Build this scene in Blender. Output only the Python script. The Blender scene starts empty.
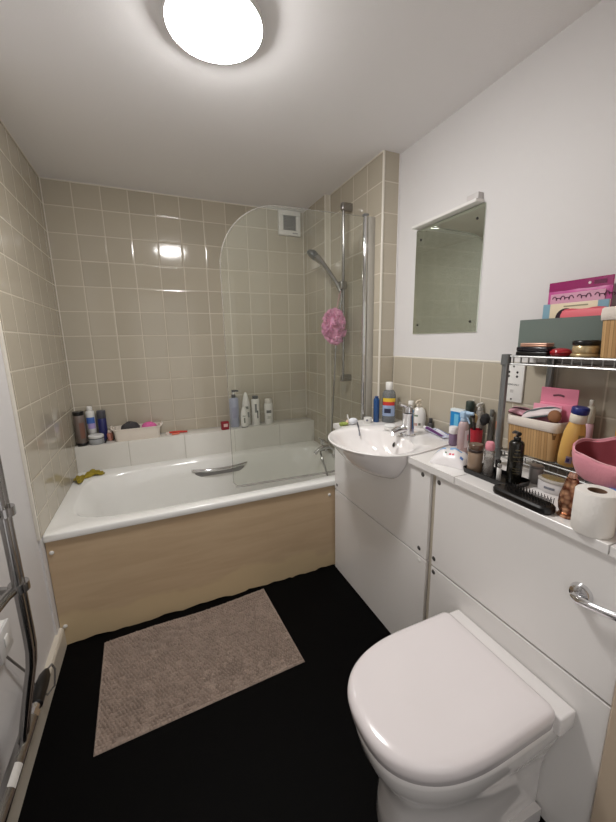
import bpy, bmesh, math, random
from mathutils import Vector, Matrix
random.seed(7)
COL = bpy.context.scene.collection
PI = math.pi

# ------------------------------------------------------------------ materials
def lin(c):
    def f(v):
        v /= 255.0
        return v / 12.92 if v <= 0.04045 else ((v + 0.055) / 1.055) ** 2.4
    return (f(c[0]), f(c[1]), f(c[2]), 1.0)

def new_mat(name):
    m = bpy.data.materials.new(name); m.use_nodes = True
    nt = m.node_tree
    return m, nt, nt.nodes, nt.links, nt.nodes['Principled BSDF']

def mat(name, rgb, rough=0.5, metal=0.0, coat=0.0, var=0.0, vscale=20.0, bump=0.0, bscale=200.0, sheen=0.0, sss=0.0):
    m, nt, N, L, P = new_mat(name)
    P.inputs['Base Color'].default_value = lin(rgb)
    P.inputs['Roughness'].default_value = rough
    P.inputs['Metallic'].default_value = metal
    P.inputs['Coat Weight'].default_value = coat
    P.inputs['Coat Roughness'].default_value = 0.08
    P.inputs['Sheen Weight'].default_value = sheen
    if sss:
        P.inputs['Subsurface Weight'].default_value = sss
        P.inputs['Subsurface Radius'].default_value = (0.01, 0.008, 0.006)
    tc = N.new('ShaderNodeTexCoord')
    if var:
        n = N.new('ShaderNodeTexNoise'); n.inputs['Scale'].default_value = vscale; n.inputs['Detail'].default_value = 5
        L.new(tc.outputs['Object'], n.inputs['Vector'])
        mx = N.new('ShaderNodeMix'); mx.data_type = 'RGBA'
        a = lin(rgb)
        mx.inputs['A'].default_value = (a[0]*(1-var), a[1]*(1-var), a[2]*(1-var), 1)
        mx.inputs['B'].default_value = (min(1,a[0]*(1+var)), min(1,a[1]*(1+var)), min(1,a[2]*(1+var)), 1)
        L.new(n.outputs['Fac'], mx.inputs['Factor']); L.new(mx.outputs['Result'], P.inputs['Base Color'])
    if bump:
        n2 = N.new('ShaderNodeTexNoise'); n2.inputs['Scale'].default_value = bscale; n2.inputs['Detail'].default_value = 3
        L.new(tc.outputs['Object'], n2.inputs['Vector'])
        b = N.new('ShaderNodeBump'); b.inputs['Strength'].default_value = bump; b.inputs['Distance'].default_value = 0.003
        L.new(n2.outputs['Fac'], b.inputs['Height']); L.new(b.outputs['Normal'], P.inputs['Normal'])
    return m

def clear_mat(name, rgb=(255,255,255), gloss=0.12, haze=0.0, haze_rgb=(200,200,195), rough=0.03):
    """thin clear plastic or glass: tinted transparent + fresnel gloss + a little surface film"""
    m, nt, N, L, P = new_mat(name)
    N.remove(P); out = N['Material Output']
    t = N.new('ShaderNodeBsdfTransparent'); t.inputs['Color'].default_value = lin(rgb)
    d = N.new('ShaderNodeBsdfDiffuse'); d.inputs['Color'].default_value = lin(haze_rgb)
    g = N.new('ShaderNodeBsdfGlossy'); g.inputs['Roughness'].default_value = rough
    m1 = N.new('ShaderNodeMixShader'); m1.inputs[0].default_value = haze
    L.new(t.outputs[0], m1.inputs[1]); L.new(d.outputs[0], m1.inputs[2])
    fr = N.new('ShaderNodeFresnel'); fr.inputs['IOR'].default_value = 1.45
    mu = N.new('ShaderNodeMath'); mu.operation = 'MULTIPLY'; mu.inputs[1].default_value = gloss / 0.035
    mn = N.new('ShaderNodeMath'); mn.operation = 'MINIMUM'; mn.inputs[1].default_value = 0.9
    L.new(fr.outputs[0], mu.inputs[0]); L.new(mu.outputs[0], mn.inputs[0])
    m2 = N.new('ShaderNodeMixShader'); L.new(mn.outputs[0], m2.inputs[0])
    L.new(m1.outputs[0], m2.inputs[1]); L.new(g.outputs[0], m2.inputs[2]); L.new(m2.outputs[0], out.inputs['Surface'])
    return m

def tile_mat(name, tile, grout, axis_u, u0, z0, size=0.15, gw=0.0045, rough=0.09):
    """square glazed tiles with pale grout, laid from world position"""
    m, nt, N, L, P = new_mat(name)
    geo = N.new('ShaderNodeNewGeometry'); sep = N.new('ShaderNodeSeparateXYZ'); L.new(geo.outputs['Position'], sep.inputs[0])
    def M(op, a, b=None, c=None):
        n = N.new('ShaderNodeMath'); n.operation = op
        for i, v in enumerate((a, b, c)):
            if v is None: continue
            if isinstance(v, (int, float)): n.inputs[i].default_value = v
            else: L.new(v, n.inputs[i])
        return n.outputs[0]
    def cell(sock, o):
        s = M('DIVIDE', M('SUBTRACT', sock, o), size)
        fl = M('FLOOR', s); fr = M('SUBTRACT', s, fl)
        return fl, M('MULTIPLY', M('MINIMUM', fr, M('SUBTRACT', 1.0, fr)), size)
    fu, du = cell(sep.outputs[axis_u], u0); fz, dz = cell(sep.outputs['Z'], z0)
    d = M('MINIMUM', du, dz)
    mr = N.new('ShaderNodeMapRange'); mr.interpolation_type = 'SMOOTHSTEP'; L.new(d, mr.inputs['Value'])
    mr.inputs['From Min'].default_value = gw*0.35; mr.inputs['From Max'].default_value = gw*0.7
    cmb = N.new('ShaderNodeCombineXYZ'); L.new(fu, cmb.inputs[0]); L.new(fz, cmb.inputs[1])
    wn = N.new('ShaderNodeTexWhiteNoise'); L.new(cmb.outputs[0], wn.inputs['Vector'])
    a = lin(tile)
    mv = N.new('ShaderNodeMix'); mv.data_type = 'RGBA'
    mv.inputs['A'].default_value = (a[0]*.95, a[1]*.95, a[2]*.95, 1); mv.inputs['B'].default_value = (a[0]*1.05, a[1]*1.05, a[2]*1.05, 1)
    L.new(wn.outputs['Value'], mv.inputs['Factor'])
    nz = N.new('ShaderNodeTexNoise'); nz.inputs['Scale'].default_value = 9; nz.inputs['Detail'].default_value = 4; L.new(geo.outputs['Position'], nz.inputs['Vector'])
    mg = N.new('ShaderNodeMix'); mg.data_type = 'RGBA'
    g = lin(grout); mg.inputs['A'].default_value = g
    L.new(mv.outputs['Result'], mg.inputs['B']); L.new(mr.outputs['Result'], mg.inputs['Factor'])
    L.new(mg.outputs['Result'], P.inputs['Base Color'])
    rr = N.new('ShaderNodeMapRange'); L.new(mr.outputs['Result'], rr.inputs['Value'])
    rr.inputs['To Min'].default_value = 0.75; rr.inputs['To Max'].default_value = rough; L.new(rr.outputs['Result'], P.inputs['Roughness'])
    # pillowed tile edges, sunk grout, each tile set a hair out of true
    e = N.new('ShaderNodeMapRange'); e.interpolation_type = 'SMOOTHSTEP'; L.new(d, e.inputs['Value'])
    e.inputs['From Min'].default_value = 0.001; e.inputs['From Max'].default_value = 0.009
    hsum = M('ADD', M('MULTIPLY', e.outputs['Result'], 1.0), M('MULTIPLY', nz.outputs['Fac'], 0.35))
    b = N.new('ShaderNodeBump'); b.inputs['Strength'].default_value = 0.35; b.inputs['Distance'].default_value = 0.0025
    L.new(hsum, b.inputs['Height']); L.new(b.outputs['Normal'], P.inputs['Normal'])
    return m

TILE, GROUT = (181, 172, 155), (206, 198, 182)
M = {}
M['tile_back'] = tile_mat('beige_tiles_back', TILE, GROUT, 'X', 0.0, 0.0536)
M['tile_left'] = tile_mat('beige_tiles_left', TILE, GROUT, 'Y', -0.06, 0.0536)
M['tile_alcove'] = tile_mat('beige_tiles_alcove', TILE, GROUT, 'Y', -0.9715, 0.0536)
M['tile_return'] = tile_mat('beige_tiles_return', TILE, GROUT, 'X', 1.679, 0.0536)
M['tile_strip'] = tile_mat('beige_tiles_strip', TILE, GROUT, 'Y', -1.1326, 0.0498)
M['tile_ledge'] = tile_mat('white_tiles_ledge', (222, 219, 212), (176, 171, 162), 'X', 0.30, 0.40, size=0.3475, gw=0.003, rough=0.12)
M['paint'] = mat('white_wall_paint', (216, 213, 212), 0.55, bump=0.12, bscale=350)
M['ceil'] = mat('ceiling_paint', (242, 240, 240), 0.75, bump=0.15, bscale=250)
M['trim'] = mat('white_tile_trim', (224, 218, 206), 0.3)
M['skirt'] = mat('cream_gloss_paint', (208, 199, 184), 0.3, bump=0.08, bscale=60)
M['jamb'] = mat('cream_door_frame', (196, 178, 156), 0.4)
M['tub'] = mat('white_bath_acrylic', (240, 239, 235), 0.12, coat=0.4)
M['ceramic'] = mat('white_ceramic', (236, 232, 230), 0.08, coat=0.5)
M['seat'] = mat('white_toilet_seat', (236, 229, 229), 0.18, coat=0.3)
M['panel'] = mat('white_laminate', (232, 229, 226), 0.32)
M['gapfill'] = mat('cream_filler_strip', (182, 172, 156), 0.6)
M['dark_edge'] = mat('dark_panel_edge', (70, 66, 62), 0.6)
M['worktop'] = mat('white_worktop', (230, 227, 224), 0.25)
M['chrome'] = mat('chrome', (220, 220, 222), 0.07, metal=1.0)
M['steel'] = mat('dull_chrome_tube', (165, 163, 162), 0.22, metal=1.0)
M['wire'] = mat('grey_wire', (168, 168, 166), 0.35, metal=0.85)
M['post'] = mat('grey_metal_post', (138, 140, 140), 0.35, metal=0.6)
M['white_pl'] = mat('white_plastic', (228, 226, 222), 0.3)
M['offwhite_pl'] = mat('cream_plastic', (222, 212, 200), 0.35)
M['black_pl'] = mat('black_plastic', (16, 15, 15), 0.3)
M['black_matt'] = mat('black_rubber', (12, 12, 12), 0.6)
M['grey_pl'] = mat('grey_vent_louvre', (150, 148, 148), 0.45)
M['print'] = mat('dark_print', (48, 48, 56), 0.5)
M['screen'] = clear_mat('shower_screen_glass', (253, 254, 252), 0.018, haze=0.03, haze_rgb=(222, 224, 214), rough=0.02)
M['edge_glass'] = mat('green_glass_edge', (150, 165, 152), 0.2)
M['clear'] = clear_mat('clear_plastic', (236, 234, 230), 0.06, haze=0.28, haze_rgb=(216,212,208))
M['clear_grey'] = clear_mat('smoky_clear_plastic', (206, 208, 208), 0.06, haze=0.3, haze_rgb=(176, 180, 182))
M['clear_pink'] = clear_mat('pink_clear_plastic', (240, 216, 212), 0.05, haze=0.55, haze_rgb=(236, 208, 206))
M['channel'] = clear_mat('clear_wall_channel', (240,240,236), 0.02, haze=0.6, haze_rgb=(205, 201, 192))
M['mirror'] = mat('mirror_silver', (222, 229, 216), 0.02, metal=1.0)

def lamp_mat():
    m, nt, N, L, P = new_mat('lit_opal_diffuser')
    P.inputs['Base Color'].default_value = (0.9, 0.9, 0.9, 1)
    P.inputs['Emission Color'].default_value = (1.0, 0.98, 0.96, 1)
    P.inputs['Emission Strength'].default_value = 17.0
    return m
M['lamp'] = lamp_mat()

def floor_mat():
    m, nt, N, L, P = new_mat('black_vinyl_floor')
    tc = N.new('ShaderNodeTexCoord')
    v = N.new('ShaderNodeTexVoronoi'); v.inputs['Scale'].default_value = 260
    L.new(tc.outputs['Object'], v.inputs['Vector'])
    wn = N.new('ShaderNodeTexNoise'); wn.inputs['Scale'].default_value = 90; L.new(tc.outputs['Object'], wn.inputs['Vector'])
    cr = N.new('ShaderNodeValToRGB'); cr.color_ramp.elements[0].position = 0.02; cr.color_ramp.elements[1].position = 0.09
    cr.color_ramp.elements[0].color = (0.012, 0.011, 0.010, 1); cr.color_ramp.elements[1].color = (0.0022, 0.002, 0.002, 1)
    L.new(v.outputs['Distance'], cr.inputs['Fac']); L.new(cr.outputs['Color'], P.inputs['Base Color'])
    P.inputs['Roughness'].default_value = 0.62
    P.inputs['Specular IOR Level'].default_value = 0.05
    b = N.new('ShaderNodeBump'); b.inputs['Strength'].default_value = 0.25; b.inputs['Distance'].default_value = 0.001
    L.new(wn.outputs['Fac'], b.inputs['Height']); L.new(b.outputs['Normal'], P.inputs['Normal'])
    return m
M['floor'] = floor_mat()

def wood_mat(name, c1, c2, scale=(1.2, 9, 9), rough=0.45, band=0.0):
    m, nt, N, L, P = new_mat(name)
    geo = N.new('ShaderNodeNewGeometry'); mp = N.new('ShaderNodeMapping'); mp.inputs['Scale'].default_value = scale
    L.new(geo.outputs['Position'], mp.inputs['Vector'])
    n = N.new('ShaderNodeTexNoise'); n.inputs['Scale'].default_value = 3.0; n.inputs['Detail'].default_value = 8; n.inputs['Distortion'].default_value = 0.6
    L.new(mp.outputs[0], n.inputs['Vector'])
    cr = N.new('ShaderNodeValToRGB'); cr.color_ramp.elements[0].position = 0.3; cr.color_ramp.elements[1].position = 0.72
    cr.color_ramp.elements[0].color = lin(c1); cr.color_ramp.elements[1].color = lin(c2)
    L.new(n.outputs['Fac'], cr.inputs['Fac']); src = cr.outputs['Color']
    if band:
        # a wavy water-swollen band along the foot of the panel, paler and yellower
        sp = N.new('ShaderNodeSeparateXYZ'); L.new(geo.outputs['Position'], sp.inputs[0])
        nn = N.new('ShaderNodeTexNoise'); nn.inputs['Scale'].default_value = 5; L.new(geo.outputs['Position'], nn.inputs['Vector'])
        a = N.new('ShaderNodeMath'); a.operation = 'MULTIPLY_ADD'; L.new(nn.outputs['Fac'], a.inputs[0]); a.inputs[1].default_value = -0.22; L.new(sp.outputs['Z'], a.inputs[2])
        r = N.new('ShaderNodeMapRange'); r.interpolation_type = 'SMOOTHSTEP'; L.new(a.outputs[0], r.inputs['Value'])
        r.inputs['From Min'].default_value = band - 0.02; r.inputs['From Max'].default_value = band + 0.02
        r.inputs['To Min'].default_value = 0.8; r.inputs['To Max'].default_value = 0.0
        mx = N.new('ShaderNodeMix'); mx.data_type = 'RGBA'; L.new(r.outputs['Result'], mx.inputs['Factor']); L.new(src, mx.inputs['A'])
        mx.inputs['B'].default_value = lin((208, 186, 148)); src = mx.outputs['Result']
    L.new(src, P.inputs['Base Color']); P.inputs['Roughness'].default_value = rough
    return m
M['wood'] = wood_mat('tan_hardboard_panel', (192, 166, 134), (202, 178, 146), band=0.02)

def bamboo_mat():
    m, nt, N, L, P = new_mat('bamboo_slats')
    tc = N.new('ShaderNodeTexCoord'); sp = N.new('ShaderNodeSeparateXYZ'); L.new(tc.outputs['Object'], sp.inputs[0])
    w = N.new('ShaderNodeMath'); w.operation = 'ADD'; L.new(sp.outputs['X'], w.inputs[0]); L.new(sp.outputs['Y'], w.inputs[1])
    s = N.new('ShaderNodeMath'); s.operation = 'MULTIPLY'; L.new(w.outputs[0], s.inputs[0]); s.inputs[1].default_value = 110
    fl = N.new('ShaderNodeMath'); fl.operation = 'FLOOR'; L.new(s.outputs[0], fl.inputs[0])
    fr = N.new('ShaderNodeMath'); fr.operation = 'FRACT'; L.new(s.outputs[0], fr.inputs[0])
    wn = N.new('ShaderNodeTexWhiteNoise'); wn.noise_dimensions = '1D'; L.new(fl.outputs[0], wn.inputs['W'])
    cr = N.new('ShaderNodeValToRGB'); cr.color_ramp.elements[0].color = lin((176, 136, 88)); cr.color_ramp.elements[1].color = lin((206, 168, 118))
    L.new(wn.outputs['Value'], cr.inputs['Fac'])
    g = N.new('ShaderNodeMath'); g.operation = 'LESS_THAN'; L.new(fr.outputs[0], g.inputs[0]); g.inputs[1].default_value = 0.1
    mx = N.new('ShaderNodeMix'); mx.data_type = 'RGBA'; L.new(g.outputs[0], mx.inputs['Factor']); L.new(cr.outputs['Color'], mx.inputs['A']); mx.inputs['B'].default_value = lin((120, 88, 54))
    L.new(mx.outputs['Result'], P.inputs['Base Color']); P.inputs['Roughness'].default_value = 0.5
    return m
M['bamboo'] = bamboo_mat()

def copper_mat():
    m, nt, N, L, P = new_mat('rose_gold_mottled_glass')
    tc = N.new('ShaderNodeTexCoord'); v = N.new('ShaderNodeTexVoronoi'); v.inputs['Scale'].default_value = 75; L.new(tc.outputs['Object'], v.inputs['Vector'])
    cr = N.new('ShaderNodeValToRGB'); cr.color_ramp.elements[0].color = lin((226, 176, 140)); cr.color_ramp.elements[1].color = lin((112, 62, 44)); cr.color_ramp.elements[1].position = 0.75
    L.new(v.outputs['Distance'], cr.inputs['Fac']); L.new(cr.outputs['Color'], P.inputs['Base Color'])
    P.inputs['Metallic'].default_value = 0.7; P.inputs['Roughness'].default_value = 0.17
    b = N.new('ShaderNodeBump'); b.inputs['Strength'].default_value = 0.6; b.inputs['Distance'].default_value = 0.003
    L.new(v.outputs['Distance'], b.inputs['Height']); L.new(b.outputs['Normal'], P.inputs['Normal'])
    return m
M['copper'] = copper_mat()

def C(rgb, rough=0.35, **k):
    key = 'c%s_%s_%s' % (rgb, rough, sorted(k.items()))
    if key not in M: M[key] = mat('plain_%d_%d_%d' % rgb, rgb, rough, **k)
    return M[key]

# ------------------------------------------------------------------ mesh building
class MB:
    def __init__(s): s.v = []; s.f = []
    def add(s, vs, fs):
        o = len(s.v); s.v += [tuple(p) for p in vs]; s.f += [tuple(i + o for i in f) for f in fs]; return s
    def bm(s, b):
        b.verts.index_update(); s.add([v.co[:] for v in b.verts], [[v.index for v in f.verts] for f in b.faces]); b.free(); return s
    def box(s, lo, hi, bev=0.0, seg=2):
        b = bmesh.new(); bmesh.ops.create_cube(b, size=1.0)
        for v in b.verts:
            for i in range(3): v.co[i] = (lo[i] + hi[i]) / 2 + v.co[i] * (hi[i] - lo[i])
        if bev: bmesh.ops.bevel(b, geom=list(b.edges), offset=bev, segments=seg, profile=0.5, affect='EDGES')
        return s.bm(b)
    def loft(s, loops, cap0=True, cap1=True, closed=True):
        n = len(loops[0]); o = len(s.v)
        for l in loops: s.v += [tuple(p) for p in l]
        m = n if closed else n - 1
        for i in range(len(loops) - 1):
            for j in range(m):
                k = (j + 1) % n
                s.f.append((o+i*n+j, o+i*n+k, o+(i+1)*n+k, o+(i+1)*n+j))
        if cap0: s.f.append(tuple(o + j for j in reversed(range(n))))
        if cap1: s.f.append(tuple(o + (len(loops)-1)*n + j for j in range(n)))
        return s
    def lathe(s, prof, c=(0,0,0), seg=28, sx=1.0, sy=1.0, cap=True, a0=None, a1=None, rz=0.0):
        full = a0 is None
        loops = []
        for r, z in prof:
            ring = []
            cnt = seg if full else seg + 1
            for j in range(cnt):
                a = 2*PI*j/seg if full else a0 + (a1-a0)*j/seg
                x, y = r*sx*math.cos(a), r*sy*math.sin(a)
                ring.append((c[0] + x*math.cos(rz) - y*math.sin(rz), c[1] + x*math.sin(rz) + y*math.cos(rz), c[2] + z))
            loops.append(ring)
        return s.loft(loops, cap and full, cap and full, full)
    def tube(s, path, r, seg=10, closed=False, cap=True):
        P = [Vector(p) for p in path]; n = len(P); rr = r if isinstance(r, (list, tuple)) else [r]*n
        up = None; loops = []
        for i in range(n):
            if closed: t = P[(i+1) % n] - P[i-1]
            else: t = P[min(i+1, n-1)] - P[max(i-1, 0)]
            t.normalize()
            if up is None:
                up = Vector((0,0,1)) if abs(t.z) < 0.9 else Vector((1,0,0))
            a = t.cross(up)
            if a.length < 1e-6: a = t.cross(Vector((0.3,1,0.2)))
            a.normalize(); b = a.cross(t).normalized(); up = b
            loops.append([tuple(P[i] + (a*math.cos(2*PI*k/seg) + b*math.sin(2*PI*k/seg))*rr[i]) for k in range(seg)])
        if closed: loops.append(loops[0]); return s.loft(loops, False, False)
        return s.loft(loops, cap, cap)
    def prism(s, poly, a, b, axis='z'):
        def P(p, t):
            return (p[0], p[1], t) if axis == 'z' else ((t, p[0], p[1]) if axis == 'x' else (p[0], t, p[1]))
        return s.loft([[P(p, a) for p in poly], [P(p, b) for p in poly]])
    def ball(s, c, r, seg=20, rings=12, sc=(1,1,1)):
        prof = [(r*math.sin(PI*i/rings)+1e-5, -r*math.cos(PI*i/rings)*sc[2]) for i in range(rings+1)]
        return s.lathe(prof, c, seg, sc[0], sc[1])
    def xf(s, m):
        s.v = [tuple(m @ Vector(p)) for p in s.v]; return s
    def build(s, name, material, parent=None, world=False, smooth=True, ang=35, solid=0.0):
        off = Vector((0,0,0))
        if world and parent is not None:
            off = parent.location.copy()
        me = bpy.data.meshes.new(name)
        me.from_pydata([(p[0]-off.x, p[1]-off.y, p[2]-off.z) for p in s.v], [], s.f)
        b = bmesh.new(); b.from_mesh(me)
        bmesh.ops.remove_doubles(b, verts=b.verts, dist=1e-6)
        bmesh.ops.recalc_face_normals(b, faces=b.faces); b.to_mesh(me); b.free()
        me.materials.append(material if not isinstance(material, str) else M[material])
        if smooth:
            for p in me.polygons: p.use_smooth = True
            me.set_sharp_from_angle(angle=math.radians(ang))
        o = bpy.data.objects.new(name, me); COL.objects.link(o)
        if parent is not None: o.parent = parent
        if solid:
            md = o.modifiers.new('thickness', 'SOLIDIFY'); md.thickness = solid; md.offset = 0
        return o

def tag(o, label, cat, group=None):
    o['label'] = label; o['category'] = cat
    if group: o['group'] = group
    return o
def thing(name, label, cat, loc, group=None, rot=(0,0,0)):
    o = bpy.data.objects.new(name, None); o.empty_display_size = 0.05
    COL.objects.link(o); o.location = loc; o.rotation_euler = rot
    return tag(o, label, cat, group)
def struct(name, mb, material, smooth=False):
    o = mb.build(name, material, smooth=smooth); o['kind'] = 'structure'; return o
def text_mb(txt, size, spacing=1.0):
    cu = bpy.data.curves.new('lettering', 'FONT'); cu.body = txt; cu.size = size; cu.align_x = 'CENTER'; cu.align_y = 'CENTER'; cu.extrude = 0.0002; cu.space_character = spacing
    ob = bpy.data.objects.new('lettering', cu); COL.objects.link(ob)
    bpy.context.view_layer.update()
    me = ob.evaluated_get(bpy.context.evaluated_depsgraph_get()).to_mesh()
    mb = MB().add([v.co[:] for v in me.vertices], [list(p.vertices) for p in me.polygons])
    ob.to_mesh_clear(); bpy.data.objects.remove(ob); bpy.data.curves.remove(cu)
    return mb
# frames for lettering that lies on a wall facing -X: text right = -Y, text up = +Z
FACE_NEG_X = Matrix(((0,0,-1,0),(-1,0,0,0),(0,1,0,0),(0,0,0,1)))

# ------------------------------------------------------------------ camera
cd = bpy.data.cameras.new('camera'); cam = bpy.data.objects.new('camera', cd); COL.objects.link(cam)
yaw, pit, rol = -0.409, -0.1978, -0.0175
F = Vector((math.sin(-yaw)*math.cos(pit), math.cos(yaw)*math.cos(pit), math.sin(pit)))
R = Vector((F.y, -F.x, 0)).normalized(); U = R.cross(F)
R2 = R*math.cos(rol) + U*math.sin(rol); U2 = U*math.cos(rol) - R*math.sin(rol)
cam.matrix_world = Matrix(((R2.x,U2.x,-F.x,0.5022),(R2.y,U2.y,-F.y,-2.647),(R2.z,U2.z,-F.z,1.3504),(0,0,0,1)))
cd.sensor_fit = 'VERTICAL'; cd.sensor_height = 36.0; cd.lens = 350.47/822*36.0; cd.clip_start = 0.02
bpy.context.scene.camera = cam

# ------------------------------------------------------------------ room shell
H = 2.293; YF = -2.98; XR = 1.777; XA = 1.675; XB = 1.637
struct('floor', MB().box((-0.25, YF-0.1, -0.1), (2.0, 0.12, 0.0)), 'floor')
struct('ceiling', MB().box((-0.25, YF-0.1, H), (2.0, 0.12, H+0.1)), 'ceil')
struct('wall_back', MB().box((-0.2, 0.0, 0), (1.9, 0.12, H)), 'tile_back')
struct('wall_left', MB().box((-0.2, YF, 0), (-0.008, 0.0, H)).box((-0.008, -0.985, 0), (-0.0005, 0.0, 0.555)), 'paint')
struct('wall_left_tiling', MB().box((-0.008, -0.985, 0.556), (0.0, 0.0, H)), 'tile_left')
struct('wall_right', MB().box((XR, YF, 0), (1.9, -0.9715, H)), 'paint')
struct('wall_right_tiling', MB().box((XR-0.007, -2.4, 0.88), (XR, -0.9715, 1.2498)), 'tile_strip')
struct('wall_alcove', MB().box((XA, -0.9695, 0), (1.9, 0.0, H)), 'tile_alcove')
struct('wall_alcove_end', MB().box((XA, -0.9715, 0), (XR, -0.9695, H)), 'tile_return')
struct('wall_boxing', MB().box((XB, -0.37, 0.0), (XA, 0.0, H)), 'tile_alcove')
struct('wall_front', MB().prism([(-0.2,0),(0.30,0),(0.30,2.02),(1.15,2.02),(1.15,0),(1.9,0),(1.9,H),(-0.2,H)], YF-0.1, YF, 'y'), 'paint')  # unseen doorway opening, assumed so that the world fill can enter
# white tile trims and sealant
def trim(n, lo, hi, m='trim', bev=0.0015): struct('trim_%d' % n, MB().box(lo, hi, bev, 1), m)
trim(1, (-0.008, -0.995, 0.56), (0.0035, -0.985, H))
trim(2, (XA-0.004, -0.9755, 0.9), (XA+0.006, -0.9655, H))
trim(3, (XR-0.0095, -2.4, 1.2498), (XR, -0.9715, 1.2575))
trim(4, (XB-0.003, -0.374, 0.56), (XB+0.005, -0.366, H))
trim(5, (XA-0.005, -0.378, 0.56), (XA, -0.370, H))
trim(6, (0.0, -0.005, 0.74), (0.005, 0.0, H))
trim(7, (XB-0.005, -0.005, 0.74), (XB, 0.0, H))
trim(8, (XR-0.007, -0.9775, 0.9), (XR, -0.9715, H), 'paint')
trim(9, (0.0, -0.006, H-0.006), (XB, 0.0, H))
trim(10, (XA-0.006, -0.9695, H-0.006), (XA, -0.37, H))
trim(11, (0.0, -0.985, H-0.006), (0.006, 0.0, H))
# skirting board on the left wall (its foot meets the vinyl)
struct('baseboard_left', MB().prism([(-0.008,0.0),(0.016,0.0),(0.016,0.086),(0.011,0.098),(-0.008,0.1)], YF, -0.946, 'y'), 'skirt')
# cream door frame just ahead of the camera on the right
b = MB().box((1.388, -2.45, 0), (1.9, -2.320, H), 0.003, 1)
struct('trim_12', b, 'jamb')
# tiled ledge behind the bath
struct('wall_ledge', MB().box((0.0, -0.150, 0.0), (XB, 0.0, 0.724), 0.003, 2), 'tile_ledge', smooth=True)

# ------------------------------------------------------------------ ceiling lamp
t = thing('ceiling_lamp', 'lit round white flush dome lamp on the ceiling', 'ceiling lamp', (0.762, -1.402, H))
MB().lathe([(0.001, 0), (0.140, 0), (0.143, -0.004), (0.143, -0.022), (0.141, -0.025), (0.001, -0.025)], seg=48).build('base_ring', 'white_pl', t)
prof = [(0.1395*(1-k/12), -0.0260 - 0.040*(1-(1-k/12)**2)) for k in range(13)]
prof[-1] = (0.0005, prof[-1][1])
MB().lathe(prof, seg=48).build('diffuser', 'lamp', t)

# ------------------------------------------------------------------ extractor fan
t = thing('extractor_fan', 'small square white extractor vent high on the back tiled wall', 'vent', (1.518, 0.0, 2.205))
fr = MB()
for lo, hi in (((-0.085,-0.028,-0.085),(0.085,0,-0.05)), ((-0.085,-0.028,0.05),(0.085,0,0.085)), ((-0.085,-0.028,-0.05),(-0.05,0,0.05)), ((0.05,-0.028,-0.05),(0.085,0,0.05))):
    fr.box(lo, hi, 0.003)
fr.build('vent_frame', 'white_pl', t)
lv = MB().box((-0.052,-0.010,-0.052),(0.052,0,0.052))
for k in range(9):
    z = -0.044 + 0.011*k
    lv.prism([(-0.024, z-0.002), (-0.010, z+0.006), (-0.010, z+0.008), (-0.025, z)], -0.051, 0.051, 'x')
lv.build('louvre', 'grey_pl', t)
MB().box((0.02,-0.0288,-0.073),(0.062,-0.0278,-0.066)).build('maker_plate', 'grey_pl', t)

# ------------------------------------------------------------------ bath
def rad_poly(poly, c, th):
    """distance from c to a polygon outline in direction th"""
    dx, dy = math.cos(th), math.sin(th); best = None
    n = len(poly)
    for i in range(n):
        x1, y1 = poly[i][0]-c[0], poly[i][1]-c[1]; x2, y2 = poly[(i+1)%n][0]-c[0], poly[(i+1)%n][1]-c[1]
        ex, ey = x2-x1, y2-y1; den = dx*ey - dy*ex
        if abs(den) < 1e-12: continue
        tt = (x1*ey - y1*ex)/den; uu = (x1*dy - y1*dx)/den
        if tt > 0 and -1e-9 <= uu <= 1+1e-9 and (best is None or tt > best): best = tt
    return best
bath = thing('bathtub', 'white built-in bathtub with a tan wooden side panel', 'bathtub', (0.0, -0.945, 0.0))
bc = (0.84, -0.565)
X0, X1, Y0, Y1 = 0.001, 1.632, -0.955, -0.151
rect = [(X0,Y0),(X1,Y0),(X1,Y1),(X0,Y1)]
angs = sorted([2*PI*i/160 for i in range(160)] + [math.atan2(p[1]-bc[1], p[0]-bc[0]) % (2*PI) for p in rect])
def sup(th, a, b, n):
    c, s = abs(math.cos(th)), abs(math.sin(th)); return ((c/a)**n + (s/b)**n) ** (-1/n)
def rloop(inset, z): 
    q = [(X0+inset*0.0, Y0+inset),(X1,Y0+inset),(X1,Y1-inset*0.0),(X0,Y1)]
    return [(bc[0]+rad_poly(q,bc,th)*math.cos(th), bc[1]+rad_poly(q,bc,th)*math.sin(th), z) for th in angs]
def oloop(a, b, n, z, cx=bc[0], cy=bc[1]):
    return [(cx+sup(th,a,b,n)*math.cos(th), cy+sup(th,a,b,n)*math.sin(th), z) for th in angs]
cy = -0.557
loops = [rloop(0.022, 0.528), rloop(0.001, 0.526), rloop(0.0, 0.529), rloop(0.0, 0.551), rloop(0.002, 0.556), rloop(0.006, 0.558),
         oloop(0.772, 0.336, 5, 0.5575, cx=0.835, cy=cy), oloop(0.763, 0.328, 5, 0.554, cx=0.835, cy=cy), oloop(0.755, 0.321, 4.8, 0.540, cx=0.835, cy=cy),
         oloop(0.712, 0.305, 4.4, 0.45, cy=cy), oloop(0.690, 0.290, 4.2, 0.32, cy=cy), oloop(0.655, 0.268, 4.0, 0.20, cy=cy),
         oloop(0.62, 0.245, 3.8, 0.158, cy=cy), oloop(0.54, 0.20, 3.5, 0.142, cy=cy), oloop(0.02, 0.01, 2, 0.138, cy=cy)]
MB().loft(loops, cap0=False).build('tub_shell', 'tub', bath, world=True, ang=50)
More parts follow.
